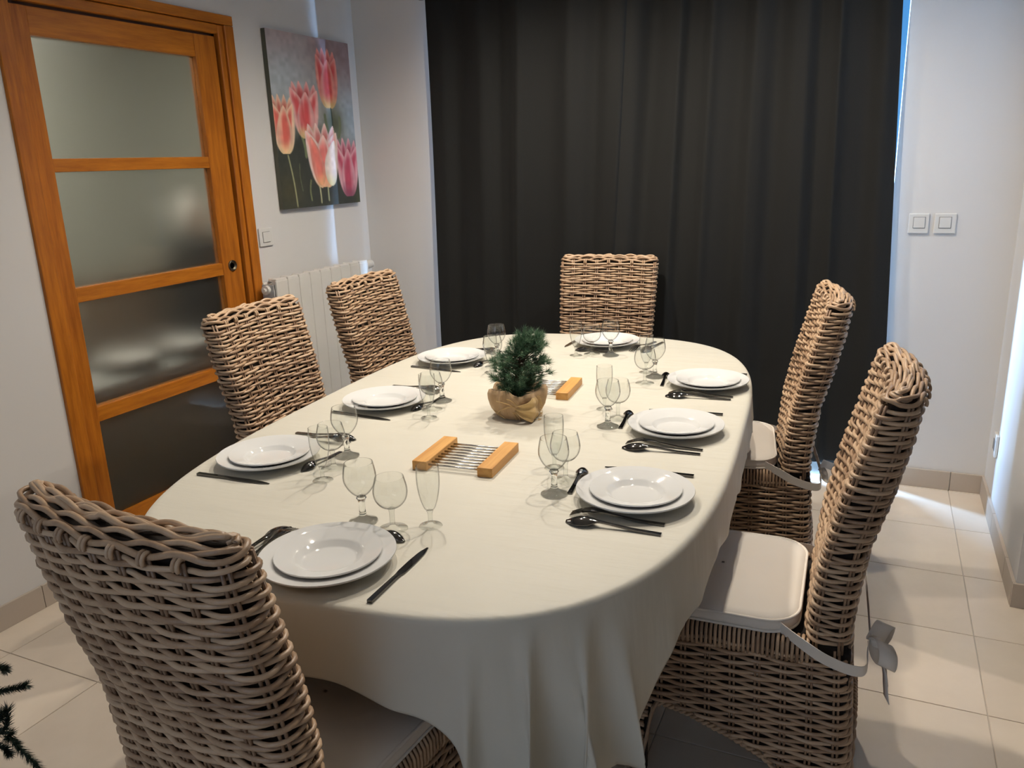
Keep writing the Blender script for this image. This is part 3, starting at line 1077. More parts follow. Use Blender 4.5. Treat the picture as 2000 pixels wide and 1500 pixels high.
def build_chair():
    ST = 6
    r = 0.0046
    prng = np.random.default_rng(3)
    back, skirt, stakes_b, stakes_s, core, trim_, cap = MB(), MB(), MB(), MB(), MB(), MB(), MB()
    # --- back
    NSB = 18
    nb_ = NSB * ST
    pitch_ = 0.0107
    z = SEAT_Z + 0.004
    row = 0
    sgn = np.cos(PI * np.arange(nb_) / ST)
    levels = []
    while z < 0.985:
        w, y0, y1 = back_w(z), rear_y(z), front_y(z)
        bow = 0.028 * np.clip((z - 0.46) / 0.3, 0, 1)
        levels.append((z, w, y0, y1, bow, 0.0))
        z += pitch_
    zt = z
    for a in np.linspace(0.18, 1.0, 5):
        ins = 0.036 * (1 - math.cos(a * PI / 2)) ** 0.9
        levels.append((zt + 0.024 * math.sin(a * PI / 2) - 0.002, back_w(1.0), rear_y(1.0), front_y(1.0), 0.028, ins))
    for row, (z, w, y0, y1, bow, ins) in enumerate(levels):
        Q, N, L = rrect_loop(w - 2 * ins * 0.6, y0 + ins, y1 - ins, max(0.034 - ins * 0.8, 0.004), nb_, bow)
        s_ = sgn * (1 if row % 2 else -1)
        off = 0.0050 * s_
        jit = 0.0022 * np.interp(np.arange(nb_), np.linspace(0, nb_, 14), prng.normal(0, 1, 14))
        if ins > 0:
            zz = z + 0.0045 * s_ + jit
            P = np.c_[Q, zz]
        else:
            P = np.c_[Q + N * off[:, None], np.full(nb_, z) + jit]
        tone = float(prng.uniform(-0.05, 0.4))
        back.tube(P, r * prng.uniform(0.86, 1.12), 6, closed=True, tone=tone, up=(0, 0, 1))
    # little lashings along the rim
    Q, N, L = rrect_loop(back_w(1.0), rear_y(1.0), front_y(1.0), 0.034, nb_, 0.028)
    for k in range(NSB):
        i = (k * ST) % nb_
        if abs(N[i, 1]) < 0.9:
            continue
        for dd in (-0.004, 0.004):
            T = np.array((-N[i, 1], N[i, 0]))
            c = Q[i] + T * dd
            a = np.linspace(-0.6, 2.2, 7)
            P = [(c[0] + N[i, 0] * 0.008 * math.cos(b_), c[1] + N[i, 1] * 0.008 * math.cos(b_), zt - 0.004 + 0.010 * math.sin(b_)) for b_ in a]
            trim_.tube(P, 0.0032, 6, tone=float(prng.uniform(0.1, 0.4)))
    # upright stakes of the back
    for k in range(NSB):
        P = []
        for z in np.linspace(SEAT_Z - 0.02, zt, 12):
            Q, N, L = rrect_loop(back_w(z), rear_y(z), front_y(z), 0.034, nb_, 0.028 * np.clip((z - 0.46) / 0.3, 0, 1))
            P.append((*Q[(k * ST) % nb_], z))
        P = np.array(P)
        for dd in (-0.0045, 0.0045):
            stakes_b.tube(P + np.array((-N[(k * ST) % nb_, 1] * dd, N[(k * ST) % nb_, 0] * dd, 0)), 0.0032, 5, tone=-0.1)
    # dark liner added inside the back so gaps in the weave look shaded
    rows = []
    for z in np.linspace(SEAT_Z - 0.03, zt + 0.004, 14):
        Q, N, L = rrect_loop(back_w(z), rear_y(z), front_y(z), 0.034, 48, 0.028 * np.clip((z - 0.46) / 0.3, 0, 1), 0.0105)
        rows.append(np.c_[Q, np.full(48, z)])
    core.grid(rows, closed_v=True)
    core.add(rows[-1], [tuple(range(48))])
    # --- skirt around the seat
    NSS = 32
    ns = NSS * ST
    sgs = np.cos(PI * np.arange(ns) / ST)
    z = 0.022
    row = 0
    while z < SEAT_Z - 0.03:
        w = back_w(z)
        Q, N, L = rrect_loop(w, rear_y(z), SEAT_F, 0.034, ns)
        keep = bottom_z(Q[:, 0], Q[:, 1], w) <= z
        off = 0.0050 * sgs * (1 if row % 2 else -1)
        jit = 0.0016 * np.interp(np.arange(ns), np.linspace(0, ns, 20), prng.normal(0, 1, 20))
        P = np.c_[Q + N * off[:, None], np.full(ns, z) + jit]
        tone = float(prng.uniform(-0.05, 0.4))
        rad_ = r * prng.uniform(0.92, 1.1)
        if keep.all():
            skirt.tube(P, rad_, 6, closed=True, tone=tone, up=(0, 0, 1))
        elif keep.any():
            st = int(np.argmin(keep))
            idx = (np.arange(ns) + st) % ns
            run = []
            for i in list(idx) + [st]:
                if keep[i] and not (i == st):
                    run.append(i)
                else:
                    if len(run) >= 3:
                        skirt.tube(P[run], rad_, 6, tone=tone, up=(0, 0, 1))
                    run = []
        z += 0.0107
        row += 1
    for k in range(NSS):
        i = k * ST
        Q, N, L = rrect_loop(back_w(0.2), 0.0, SEAT_F, 0.034, ns)
        zb = float(bottom_z(Q[i, 0], Q[i, 1], back_w(0.2)))
        P = []
        for z in np.linspace(zb, SEAT_Z - 0.01, 6):
            Q2, N2, L2 = rrect_loop(back_w(z), rear_y(z), SEAT_F, 0.034, ns)
            P.append((*Q2[i], z))
        P = np.array(P)
        for dd in (-0.0045, 0.0045):
            stakes_s.tube(P + np.array((-N2[i, 1] * dd, N2[i, 0] * dd, 0)), 0.0032, 5, tone=-0.1)
    # upright wrapped band just under the cushion
    nbnd = 170
    Q, N, L = rrect_loop(back_w(0.44), rear_y(0.44), SEAT_F, 0.034, nbnd)
    for i in range(nbnd):
        if Q[i, 1] < 0.10:
            continue
        P = [(*(Q[i] + N[i] * d), zz) for d, zz in ((0.003, 0.405), (0.0075, 0.418), (0.0075, 0.446), (0.002, 0.457), (-0.02, 0.458))]
        trim_.tube(P, 0.0042, 5, tone=float(prng.uniform(-0.05, 0.3)))
    # rope along the lower edge
    nn = 480
    Q, N, L = rrect_loop(back_w(0.2), 0.0, SEAT_F, 0.034, nn)
    zb = bottom_z(Q[:, 0], Q[:, 1], back_w(0.2))
    zb = np.convolve(np.r_[zb[-4:], zb, zb[:4]], np.ones(9) / 9, 'valid')
    for ph in (0, PI):
        a = np.arange(nn) * 2 * PI / nn * 70 + ph
        P = np.c_[Q + N * (0.004 * np.cos(a) + 0.002)[:, None], np.maximum(zb - 0.002 + 0.004 * np.sin(a), 0.006)]
        trim_.tube(P, 0.0042, 5, closed=True, tone=0.15, up=(0, 0, 1))
    # dark liner added behind the skirt weave for shaded gaps, with the seat deck
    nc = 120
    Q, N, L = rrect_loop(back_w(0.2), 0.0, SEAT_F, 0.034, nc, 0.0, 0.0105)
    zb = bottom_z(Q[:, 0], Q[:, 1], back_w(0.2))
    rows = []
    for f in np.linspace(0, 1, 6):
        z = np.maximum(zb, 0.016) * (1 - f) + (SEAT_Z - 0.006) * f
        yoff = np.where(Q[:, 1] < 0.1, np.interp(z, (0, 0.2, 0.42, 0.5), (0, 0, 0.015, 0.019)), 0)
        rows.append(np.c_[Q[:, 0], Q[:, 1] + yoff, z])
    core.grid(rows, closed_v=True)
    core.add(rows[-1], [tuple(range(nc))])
    legs = []
    for sx in (-1, 1):
        for yy in (0.035, 0.47):
            lb = MB()
            lb.box(sx * 0.178 - 0.016, sx * 0.178 + 0.016, yy - 0.016, yy + 0.016, 0.0, SEAT_Z - 0.02, 0.004)
            legs.append(lb.mesh('leg', M['core']))
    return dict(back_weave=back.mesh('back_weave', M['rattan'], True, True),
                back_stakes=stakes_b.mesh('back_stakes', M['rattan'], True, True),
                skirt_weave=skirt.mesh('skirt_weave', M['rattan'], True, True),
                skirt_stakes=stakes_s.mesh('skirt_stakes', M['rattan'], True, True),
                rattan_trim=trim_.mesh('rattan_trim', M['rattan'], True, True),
                gap_shade_liner=core.mesh('gap_shade_liner', M['core'])), legs


CH, CH_LEGS = build_chair()


def make_chair(label):
    t = thing('rattan_chair', label, 'chair', (0, 0, 0), 0, 'rattan chairs around the table')
    for k, me in CH.items():
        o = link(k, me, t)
        if k != 'gap_shade_liner':
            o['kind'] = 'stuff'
    for me in CH_LEGS:
        link('leg', me, t)
    return t


# chair frame: local origin mid rear foot, +y towards the seat front
chairs = [
    ('near', -0.916, 0.722, -0.09, 'greyish woven rattan chair at the near end, its back to the camera'),
    ('l1', -1.889, 2.076, -1.531, 'woven rattan chair in front of the frosted-glass door'),
    ('l2', -1.918, 2.765, -1.56, 'woven rattan chair in front of the radiator'),
    ('far', -1.142, 3.588, 3.25, 'woven rattan chair at the far end against the dark curtains'),
    ('r2', -0.151, 2.790, 1.722, 'woven rattan chair on the right nearer the dark curtain'),
    ('r1', 0.030, 1.815, 1.60, 'woven rattan chair on the right nearer the camera, full side visible'),
]
base_chair = None
CHAIR = {}
for key, x, y, rz, lab in chairs:
    if base_chair is None:
        o = base_chair = make_chair(lab)
    else:
        o = copy_tree(base_chair)
        o['label'] = lab
    o.location = (x, y, 0)
    o.rotation_euler = (0, 0, rz)
    CHAIR[key] = o


# ------------------------------------------------------------------ seat cushions
def cushion_outline(n_arc=10, grow=0.0):
    w2, yb, yf = 0.205 + grow, 0.128 - grow, 0.49 + grow
    P = []
    for cx, cy, r, a0 in ((w2 - 0.075, yb + 0.075, 0.075, -PI / 2), (w2 - 0.035, yf - 0.035, 0.035, 0), (-w2 + 0.035, yf - 0.035, 0.035, PI / 2), (-w2 + 0.075, yb + 0.075, 0.075, PI)):
        for a in np.linspace(a0, a0 + PI / 2, n_arc):
            P.append((cx + r * math.cos(a), cy + r * math.sin(a)))
    P = np.array(P)
    PP = np.vstack([P, P[:1]])
    d = np.r_[0, np.cumsum(np.linalg.norm(np.diff(PP, axis=0), axis=1))]
    q = np.linspace(0, d[-1], 120, endpoint=False)
    return np.stack([np.interp(q, d, PP[:, 0]), np.interp(q, d, PP[:, 1])], -1)


def ribbon(P, w, up, thick=0.0014, twist=None):
    P = np.asarray(P, float)
    T = np.gradient(P, axis=0)
    T /= np.linalg.norm(T, axis=1, keepdims=True)
    up = np.broadcast_to(np.asarray(up, float), P.shape)
    wv = np.broadcast_to(np.asarray(w, float), (len(P),))
    B = up - (up * T).sum(1, keepdims=True) * T
    B /= np.linalg.norm(B, axis=1, keepdims=True)
    N = np.cross(T, B)
    A = P + B * wv[:, None] / 2
    C = P - B * wv[:, None] / 2
    t_ = thick / 2
    return np.stack([A + N * t_, C + N * t_, C - N * t_, A - N * t_], 1)


def smooth_path(P, n=40):
    P = np.asarray(P, float)
    k = np.linspace(0, len(P) - 1, n)
    out = []
    for q in k:
        i = min(int(q), len(P) - 2)
        f = q - i
        p0, p1, p2, p3 = P[max(i - 1, 0)], P[i], P[i + 1], P[min(i + 2, len(P) - 1)]
        out.append(0.5 * (2 * p1 + (p2 - p0) * f + (2 * p0 - 5 * p1 + 4 * p2 - p3) * f * f + (3 * p1 - p0 - 3 * p2 + p3) * f ** 3))
    return np.array(out)


def build_cushion():
    O = cushion_outline()
    c = O.mean(0)
    zb, zt, cr = 0.459, 0.492, 0.012
    rows = []
    rows.append(np.c_[c + (O - c) * 0.02, np.full(120, zb)])
    rows.append(np.c_[c + (O - c) * 0.97, np.full(120, zb)])
    rows.append(np.c_[O, np.full(120, zb + 0.004)])
    rows.append(np.c_[c + (O - c) * 1.012, np.full(120, (zb + zt) / 2)])
    rows.append(np.c_[O, np.full(120, zt - 0.004)])
    for f in np.linspace(0.985, 0.02, 12):
        rows.append(np.c_[c + (O - c) * f, np.full(120, zt + cr * (1 - f ** 3) ** 0.8)])
    m = MB()
    m.grid(rows, closed_v=True)
    body = m.mesh('pad', M['cushion'], True)
    recalc(body)
    pip = []
    for z in (zb + 0.004, zt - 0.002):
        m = MB()
        m.tube(np.c_[c + (O - c) * 1.006, np.full(120, z)], 0.0032, 8, closed=True, up=(0, 0, 1))
        pip.append(m.mesh('piping', M['cushion'], True))
    ties = []
    for sx in (-1, 1):
        E_ = [(sx * 0.14, -0.014, 0.428)] if sx < 0 else [(0.14, -0.014, 0.428), (0.02, -0.017, 0.43)]
        P = smooth_path([(sx * 0.195, 0.165, 0.474), (sx * 0.219, 0.125, 0.462), (sx * 0.226, 0.07, 0.435), (sx * 0.222, 0.012, 0.418), (sx * 0.205, -0.012, 0.42)] + E_ + [(-0.112, -0.02, 0.43)], 48)
        m = MB()
        m.grid(ribbon(P, 0.026, (0.1 * sx, 0, 1)), closed_v=True)
        ties.append(m.mesh('tie', M['cushion'], False))
    bow = MB()
    cx, cy, cz = 0.0, 0.0, 0.0
    for sx in (-1, 1):
        P = smooth_path([(0, -0.004, 0), (sx * 0.03, -0.02, 0.022), (sx * 0.062, -0.03, 0.012), (sx * 0.068, -0.028, -0.014), (sx * 0.036, -0.016, -0.016), (0, -0.008, 0)], 36)
        bow.grid(ribbon(P, 0.036, (0, 1, 0.35)), closed_v=True)
        P = smooth_path([(0, -0.006, 0), (sx * 0.012, -0.02, -0.03), (sx * 0.02, -0.03, -0.06), (sx * 0.032, -0.034, -0.088), (sx * 0.030, -0.038, -0.115)], 30)
        bow.grid(ribbon(P, np.linspace(0.016, 0.032, 30), (1, 0.3, 0)), closed_v=True)
    mm = MB()
    mm.lathe([(0, -0.014), (0.01, -0.011), (0.014, 0), (0.01, 0.011), (0, 0.014)], 14)
    bow.add([(x, y - 0.008, z) for x, y, z in mm.V], mm.F)
    bow_me = bow.mesh('bow', M['cushion'], True)
    return body, pip, ties, bow_me


CU = build_cushion()


def make_cushion(label, loc, rz, bow_at):
    t = thing('seat_cushion', label, 'cushion', loc, rz, 'cream cushions on the rattan seats')
    link('pad', CU[0], t)
    for me in CU[1]:
        link('piping', me, t)
    for me in CU[2]:
        link('tie', me, t)
    b = link('bow', CU[3], t, bow_at)
    return t


make_cushion('cream seat cushion on the near-end chair, half under the hanging cloth', CHAIR['near'].location, CHAIR['near'].rotation_euler.z, (-0.115, -0.022, 0.428))
make_cushion('cream piped seat cushion with ribbon bow on the right chair nearer the camera', CHAIR['r1'].location, CHAIR['r1'].rotation_euler.z, (-0.115, -0.022, 0.428))
make_cushion('cream seat cushion on the right chair nearer the dark curtain', CHAIR['r2'].location, CHAIR['r2'].rotation_euler.z, (-0.11, -0.022, 0.428))

# ------------------------------------------------------------------ crockery
ZP = ZT + 0.0006
m = MB()
m.lathe(plate_prof(0.126, 0.0265), 112)
DINNER = sharp_smooth(m.mesh('dinner_plate', M['porcelain'], True), 1.0)
m = MB()
m.lathe(plate_prof(0.0985, 0.0235), 96)
DESSERT = sharp_smooth(m.mesh('dessert_plate', M['porcelain'], True), 1.0)

SETS = {
    'N': ((-0.878, 1.070), 'in front of the near-end chair'),
    'L1': ((-1.350, 1.462), 'nearest of three on the door side'),
    'L2': ((-1.338, 1.968), 'middle of three on the door side'),
    'L3': ((-1.402, 2.518), 'farthest of three on the door side'),
    'F': ((-0.938, 2.932), 'at the far end before the curtains'),
    'R1': ((-0.433, 1.547), 'nearest of three opposite the door'),
    'R2': ((-0.453, 2.010), 'middle of three opposite the door'),
    'R3': ((-0.459, 2.472), 'farthest of three opposite the door'),
}
for k, ((x, y), w) in SETS.items():
    o = link('dinner_plate', DINNER, None, (x, y, ZP))
    tag(o, 'large white dinner plate, ' + w, 'plate', 'dinner plates on the tablecloth')
    o = link('dessert_plate', DESSERT, None, (x + 0.001, y + 0.002, ZP + 0.0048))
    tag(o, 'smaller white plate on a dinner plate, ' + w, 'plate', 'small plates on the dinner plates')


# ------------------------------------------------------------------ glasses
def double_wall(outer, t_=0.0011):
    o = np.array(outer, float)
    d = np.gradient(o, axis=0)
    d /= np.linalg.norm(d, axis=1, keepdims=True)
    n = np.stack([d[:, 1], -d[:, 0]], -1)
    inn = o - n * t_
    inn[0] = (0, o[0, 1] + t_ * 1.6)
    inn[:, 0] = np.maximum(inn[:, 0], 0)
    return [tuple(p) for p in o] + [tuple(p) for p in inn[::-1]]


def spline2(P, n=26):
    return smooth_path([(a, b, 0) for a, b in P], n)[:, :2]


def glass_kind(name, label, foot, stem, bowl):
    m = MB()
    m.lathe(double_wall(spline2(bowl)), 40)
    b = recalc(m.mesh('bowl', M['glass_thin'], True))
    m = MB()
    m.lathe(foot + stem, 40)
    s = sharp_smooth(m.mesh('stem', M['glass' if name == 'w' else 'glass_foot'], True), 0.7)
    return b, s


def mk_glass(kind):
    if kind == 'w':       # tall wine glass with a heavy foot
        foot = [(0, 0.0), (0.0285, 0.0), (0.0300, 0.0012), (0.0298, 0.0028), (0.022, 0.006), (0.013, 0.011), (0.0085, 0.015)]
        stem = [(0.0078, 0.0165), (0.0085, 0.018), (0.0072, 0.021), (0.0064, 0.03), (0.0068, 0.044), (0.0078, 0.049), (0.0105, 0.0545), (0.009, 0.0575), (0, 0.0585)]
        bowl = [(0.0004, 0.0588), (0.010, 0.0602), (0.018, 0.066), (0.0265, 0.077), (0.0325, 0.090), (0.0338, 0.102), (0.0318, 0.118), (0.0290, 0.131)]
    elif kind == 'm':     # round wine glass, thin foot
        foot = [(0, 0.0), (0.0295, 0.0), (0.0303, 0.0007), (0.0295, 0.0015), (0.015, 0.0032), (0.0085, 0.006)]
        stem = [(0.0056, 0.010), (0.0050, 0.018), (0.0050, 0.036), (0.0062, 0.0425), (0.0078, 0.0455), (0, 0.0465)]
        bowl = [(0.0004, 0.0468), (0.011, 0.0478), (0.022, 0.0535), (0.031, 0.065), (0.0345, 0.079), (0.0338, 0.092), (0.0305, 0.106), (0.0288, 0.113)]
    else:                 # flute
        foot = [(0, 0.0), (0.0233, 0.0), (0.0240, 0.0007), (0.0233, 0.0015), (0.013, 0.003), (0.007, 0.0055)]
        stem = [(0.0046, 0.009), (0.0043, 0.016), (0.0046, 0.027), (0.0056, 0.031), (0.0072, 0.034), (0, 0.035)]
        bowl = [(0.0004, 0.0353), (0.0075, 0.0365), (0.0125, 0.043), (0.0185, 0.062), (0.0225, 0.085), (0.0236, 0.105), (0.0232, 0.122), (0.0226, 0.131)]
    return glass_kind(kind, '', foot, stem, bowl)


GL = {k: mk_glass(k) for k in 'wmf'}
GPOS = {
    'N': {'w': (-0.922, 1.246), 'm': (-0.846, 1.239), 'f': (-0.781, 1.278)},
    'L1': {'w': (-1.182, 1.556), 'm': (-1.168, 1.479), 'f': (-1.142, 1.402)},
    'L2': {'w': (-1.188, 2.060), 'm': (-1.175, 1.975), 'f': (-1.143, 1.899)},
    'L3': {'w': (-1.255, 2.600), 'm': (-1.222, 2.495), 'f': (-1.193, 2.418)},
    'F': {'w': (-0.873, 2.774), 'm': (-0.947, 2.777), 'f': (-0.996, 2.738)},
    'R1': {'w': (-0.604, 1.512), 'm': (-0.610, 1.598), 'f': (-0.660, 1.656)},
    'R2': {'w': (-0.634, 1.989), 'm': (-0.629, 2.066), 'f': (-0.691, 2.136)},
    'R3': {'w': (-0.643, 2.527), 'm': (-0.655, 2.446), 'f': (-0.686, 2.577)},
}
GNAME = {'w': ('wine_glass', 'tall wine glass with thick foot', 'tall wine glasses on the table'),
         'm': ('round_wine_glass', 'small round wine glass with thin foot', 'round wine glasses on the table'),
         'f': ('flute_glass', 'narrow flute glass', 'flute glasses on the table')}
PROTO = {}
for s, d in GPOS.items():
    for k, (x, y) in d.items():
        nm, lb, grp = GNAME[k]
        if k not in PROTO:
            o = PROTO[k] = thing(nm, lb, 'glass', (0, 0, 0), 0, grp)
            link('bowl', GL[k][0], o)
            link('stem', GL[k][1], o)
        else:
            o = copy_tree(PROTO[k])
        o.location = (x, y, ZP)
        o['label'] = lb + ', ' + SETS[s][1]


# ------------------------------------------------------------------ cutlery (local +y = bowl / blade end, handle end at y=0)
def strip_solid(ys, hw, zc, th, crown, nw=9):
    """solid strip: half-width, centre height, thickness and crown (arch across) per station"""
    top, bot = [], []
    for y, w, z, t_, c in zip(ys, hw, zc, th, crown):
        q = np.linspace(-1, 1, nw)
        zz = z + c * (1 - q ** 2)
        top.append(np.c_[q * w, np.full(nw, y), zz + t_ / 2])
        bot.append(np.c_[q[::-1] * w, np.full(nw, y), (zz - t_ / 2)[::-1]])
    G = np.concatenate([np.array(top), np.array(bot)], 1)
    m = MB()
    m.grid(G, closed_v=True)
    k = G.shape[1]
    n = len(ys)
    m.F.append(tuple(range(k)))
    m.F.append(tuple((n - 1) * k + i for i in range(k - 1, -1, -1)))
    return m


def fine(ctrl, n=46):
    a = np.array(ctrl, float)
    y = np.linspace(a[0, 0], a[-1, 0], n)
    out = [y]
    for c in range(1, a.shape[1]):
        v = np.interp(y, a[:, 0], a[:, c])
        v = np.convolve(np.pad(v, 2, mode='edge'), np.ones(5) / 5, 'valid')
        out.append(v)
    return out


def spoon_mesh(L=0.193, bowl=0.062, bw=0.0205, sc=1.0, name='tablespoon'):
    y0 = L - bowl
    C = [(0, 0.0058, 0.0025, 0.0032, 0.0004), (y0 * 0.45, 0.0046, 0.0045, 0.0032, 0.0006), (y0 * 0.85, 0.0032, 0.0105, 0.0034, 0.0006),
         (y0, 0.0055, 0.0118, 0.0026, 0.001)]
    for f in np.linspace(0.06, 1.0, 12):
        w = bw * (math.sin(PI * min(f * 0.97 + 0.03, 1.0) ** 0.85) ** 0.55 if f < 1 else 0.12)
        C.append((y0 + bowl * f, max(w, 0.002), 0.0075 * (1 - f) ** 0.7 + 0.0016, 0.0014, 0.0105 * math.sin(PI * min(0.12 + f * 0.86, 1)) ** 0.7))
    ys, hw, z, th, cr = fine(C, 56)
    m = strip_solid(ys, hw, z, th, cr, 11)
    return sharp_smooth(m.mesh(name, M['steel'], True), 0.8)


def fork_mesh():
    L = 0.193
    C = [(0, 0.0058, 0.0025, 0.0032, 0.0004), (0.055, 0.0046, 0.0045, 0.0032, 0.0006), (0.105, 0.0032, 0.011, 0.0034, 0.0006),
         (0.122, 0.005, 0.0145, 0.0026, 0.0008), (0.135, 0.0105, 0.0165, 0.0022, 0.0015), (0.148, 0.0118, 0.0165, 0.002, 0.0015)]
    ys, hw, z, th, cr = fine(C, 40)
    m = strip_solid(ys, hw, z, th, cr, 7)
    for k in range(4):
        cx = (k - 1.5) * 0.0063
        yy = np.linspace(0.145, L, 10)
        f = (yy - 0.145) / (L - 0.145)
        zz = 0.0172 - 0.0145 * f ** 1.5
        ww = 0.0021 * (1 - 0.6 * f ** 2)
        t2 = strip_solid(yy, ww, zz, np.full(10, 0.0018), np.zeros(10), 3)
        m.add([(x + cx, y, z_) for x, y, z_ in t2.V], t2.F)
    return sharp_smooth(m.mesh('fork', M['steel'], True), 0.8)


def knife_mesh():
    C = [(0, 0.0052, 0.0034, 0.0060, 0.0), (0.05, 0.0050, 0.0034, 0.0056, 0.0), (0.088, 0.0046, 0.0034, 0.0048, 0.0), (0.096, 0.0050, 0.003, 0.0036, 0.0),
         (0.104, 0.0078, 0.0026, 0.0024, 0.0), (0.15, 0.0082, 0.0024, 0.0018, 0.0), (0.185, 0.0066, 0.0022, 0.0014, 0.0), (0.204, 0.0028, 0.002, 0.001, 0.0), (0.208, 0.001, 0.002, 0.0008, 0)]
    ys, hw, z, th, cr = fine(C, 60)
    m = strip_solid(ys, hw, z, th, cr, 5)
    return sharp_smooth(m.mesh('table_knife', M['steel'], True), 0.8)


TS_ME = spoon_mesh()
DS_ME = spoon_mesh(0.145, 0.046, 0.0150, name='dessert_spoon')
FK_ME = fork_mesh()
KN_ME = knife_mesh()


def lay(name, me, label, handle, tip, group, cat):
    a = np.array(handle)
    d = np.array(tip) - a
    o = link(name, me, None, (a[0], a[1], ZP), math.atan2(d[1], d[0]) - PI / 2)
    tag(o, label, cat, group)
    return o


CUT = {
    'N': dict(fork=((-1.028, 0.975), (-1.030, 1.165)), spoon=((-1.062, 0.975), (-1.045, 1.160)), knife=((-0.729, 0.982), (-0.737, 1.187)), ds=((-0.935, 1.222), (-0.800, 1.196))),
    'L1': dict(fork=((-1.425, 1.628), (-1.235, 1.632)), spoon=((-1.425, 1.658), (-1.233, 1.662)), knife=((-1.455, 1.327), (-1.248, 1.339)), ds=((-1.214, 1.572), (-1.223, 1.428))),
    'L2': dict(fork=((-1.43, 2.128), (-1.24, 2.124)), spoon=((-1.43, 2.160), (-1.238, 2.156)), knife=((-1.445, 1.850), (-1.238, 1.841)), ds=((-1.198, 2.076), (-1.222, 1.934))),
    'L3': dict(fork=((-1.48, 2.672), (-1.29, 2.672)), spoon=((-1.48, 2.704), (-1.288, 2.704)), knife=((-1.505, 2.402), (-1.298, 2.388)), ds=((-1.262, 2.605), (-1.280, 2.462))),
    'F': dict(fork=((-0.772, 3.035), (-0.815, 2.850)), spoon=((-0.742, 3.035), (-0.772, 2.845)), knife=((-1.075, 3.062), (-1.085, 2.856)), ds=((-0.880, 2.806), (-1.024, 2.812))),
    'R1': dict(fork=((-0.342, 1.441), (-0.534, 1.428)), spoon=((-0.338, 1.397), (-0.531, 1.390)), knife=((-0.341, 1.708), (-0.548, 1.700)), ds=((-0.572, 1.522), (-0.588, 1.666))),
    'R2': dict(fork=((-0.356, 1.884), (-0.549, 1.876)), spoon=((-0.356, 1.854), (-0.548, 1.838)), knife=((-0.360, 2.182), (-0.567, 2.172)), ds=((-0.596, 1.980), (-0.610, 2.124))),
    'R3': dict(fork=((-0.362, 2.364), (-0.555, 2.347)), spoon=((-0.364, 2.336), (-0.557, 2.316)), knife=((-0.362, 2.634), (-0.569, 2.626)), ds=((-0.593, 2.422), (-0.612, 2.566))),
}
for s, d in CUT.items():
    w = SETS[s][1]
    lay('fork', FK_ME, 'dark steel fork laid face down, ' + w, *d['fork'], 'forks beside the plates', 'fork')
    lay('tablespoon', TS_ME, 'dark steel tablespoon laid face down, ' + w, *d['spoon'], 'tablespoons beside the plates', 'spoon')
    lay('table_knife', KN_ME, 'dark steel table knife, ' + w, *d['knife'], 'knives beside the plates', 'knife')
    lay('dessert_spoon', DS_ME, 'small dark dessert spoon above the plate, ' + w, *d['ds'], 'dessert spoons above the plates', 'spoon')


# ------------------------------------------------------------------ bamboo trivets
def make_trivet(label, loc, rz):
    t = thing('trivet', label, 'trivet', loc, rz, 'bamboo and steel trivets')
    LB, WB, HB, SP = 0.185, 0.038, 0.0235, 0.168
    for sx in (-1, 1):
        m = MB()
        m.box(sx * SP / 2 - WB / 2, sx * SP / 2 + WB / 2, -LB / 2, LB / 2, 0.0, HB, 0.0015)
        m.obj('bamboo_block', M['bamboo'], t)
    m = MB()
    m.tube([(-SP / 2 + 0.01, 0, 0), (SP / 2 - 0.01, 0, 0)], 0.0026, 10)
    me = m.mesh('steel_rod', M['rod'], True)
    for k in range(9):
        link('steel_rod', me, t, (0, -LB / 2 + 0.012 + k * (LB - 0.036) / 8, 0.013))
    return t


make_trivet('bamboo trivet with steel rods nearer the camera on the cloth', (-0.882, 1.633, ZP), 0.075)
make_trivet('bamboo trivet with steel rods partly hidden behind the small fir', (-0.935, 2.268, ZP), 0.10)


# ------------------------------------------------------------------ small fir in burlap
def needle_tuft(mb, p, d, n, ln, wd, prng, spread=0.9, tone=(0.2, 1.0)):
    p = np.array(p, float)
    d = np.array(d, float)
    d /= np.linalg.norm(d)
    a = np.cross(d, (0.3, 0.5, 0.81))
    a /= np.linalg.norm(a)
    b = np.cross(d, a)
    for _ in range(n):
        th = prng.uniform(0, 2 * PI)
        el = prng.uniform(0.15, 1.0) * spread
        v = d * math.cos(el) + (a * math.cos(th) + b * math.sin(th)) * math.sin(el)
        s = np.cross(v, prng.normal(0, 1, 3))
        s /= np.linalg.norm(s)
        L = ln * prng.uniform(0.7, 1.15)
        q = p + d * prng.uniform(-0.25, 0.25) * ln
        u = np.cross(v, s)
        mb.add([q + s * wd, q - s * wd, q + u * wd * 0.8, q + v * L], [(0, 1, 3), (1, 2, 3), (2, 0, 3)], float(prng.uniform(*tone)))


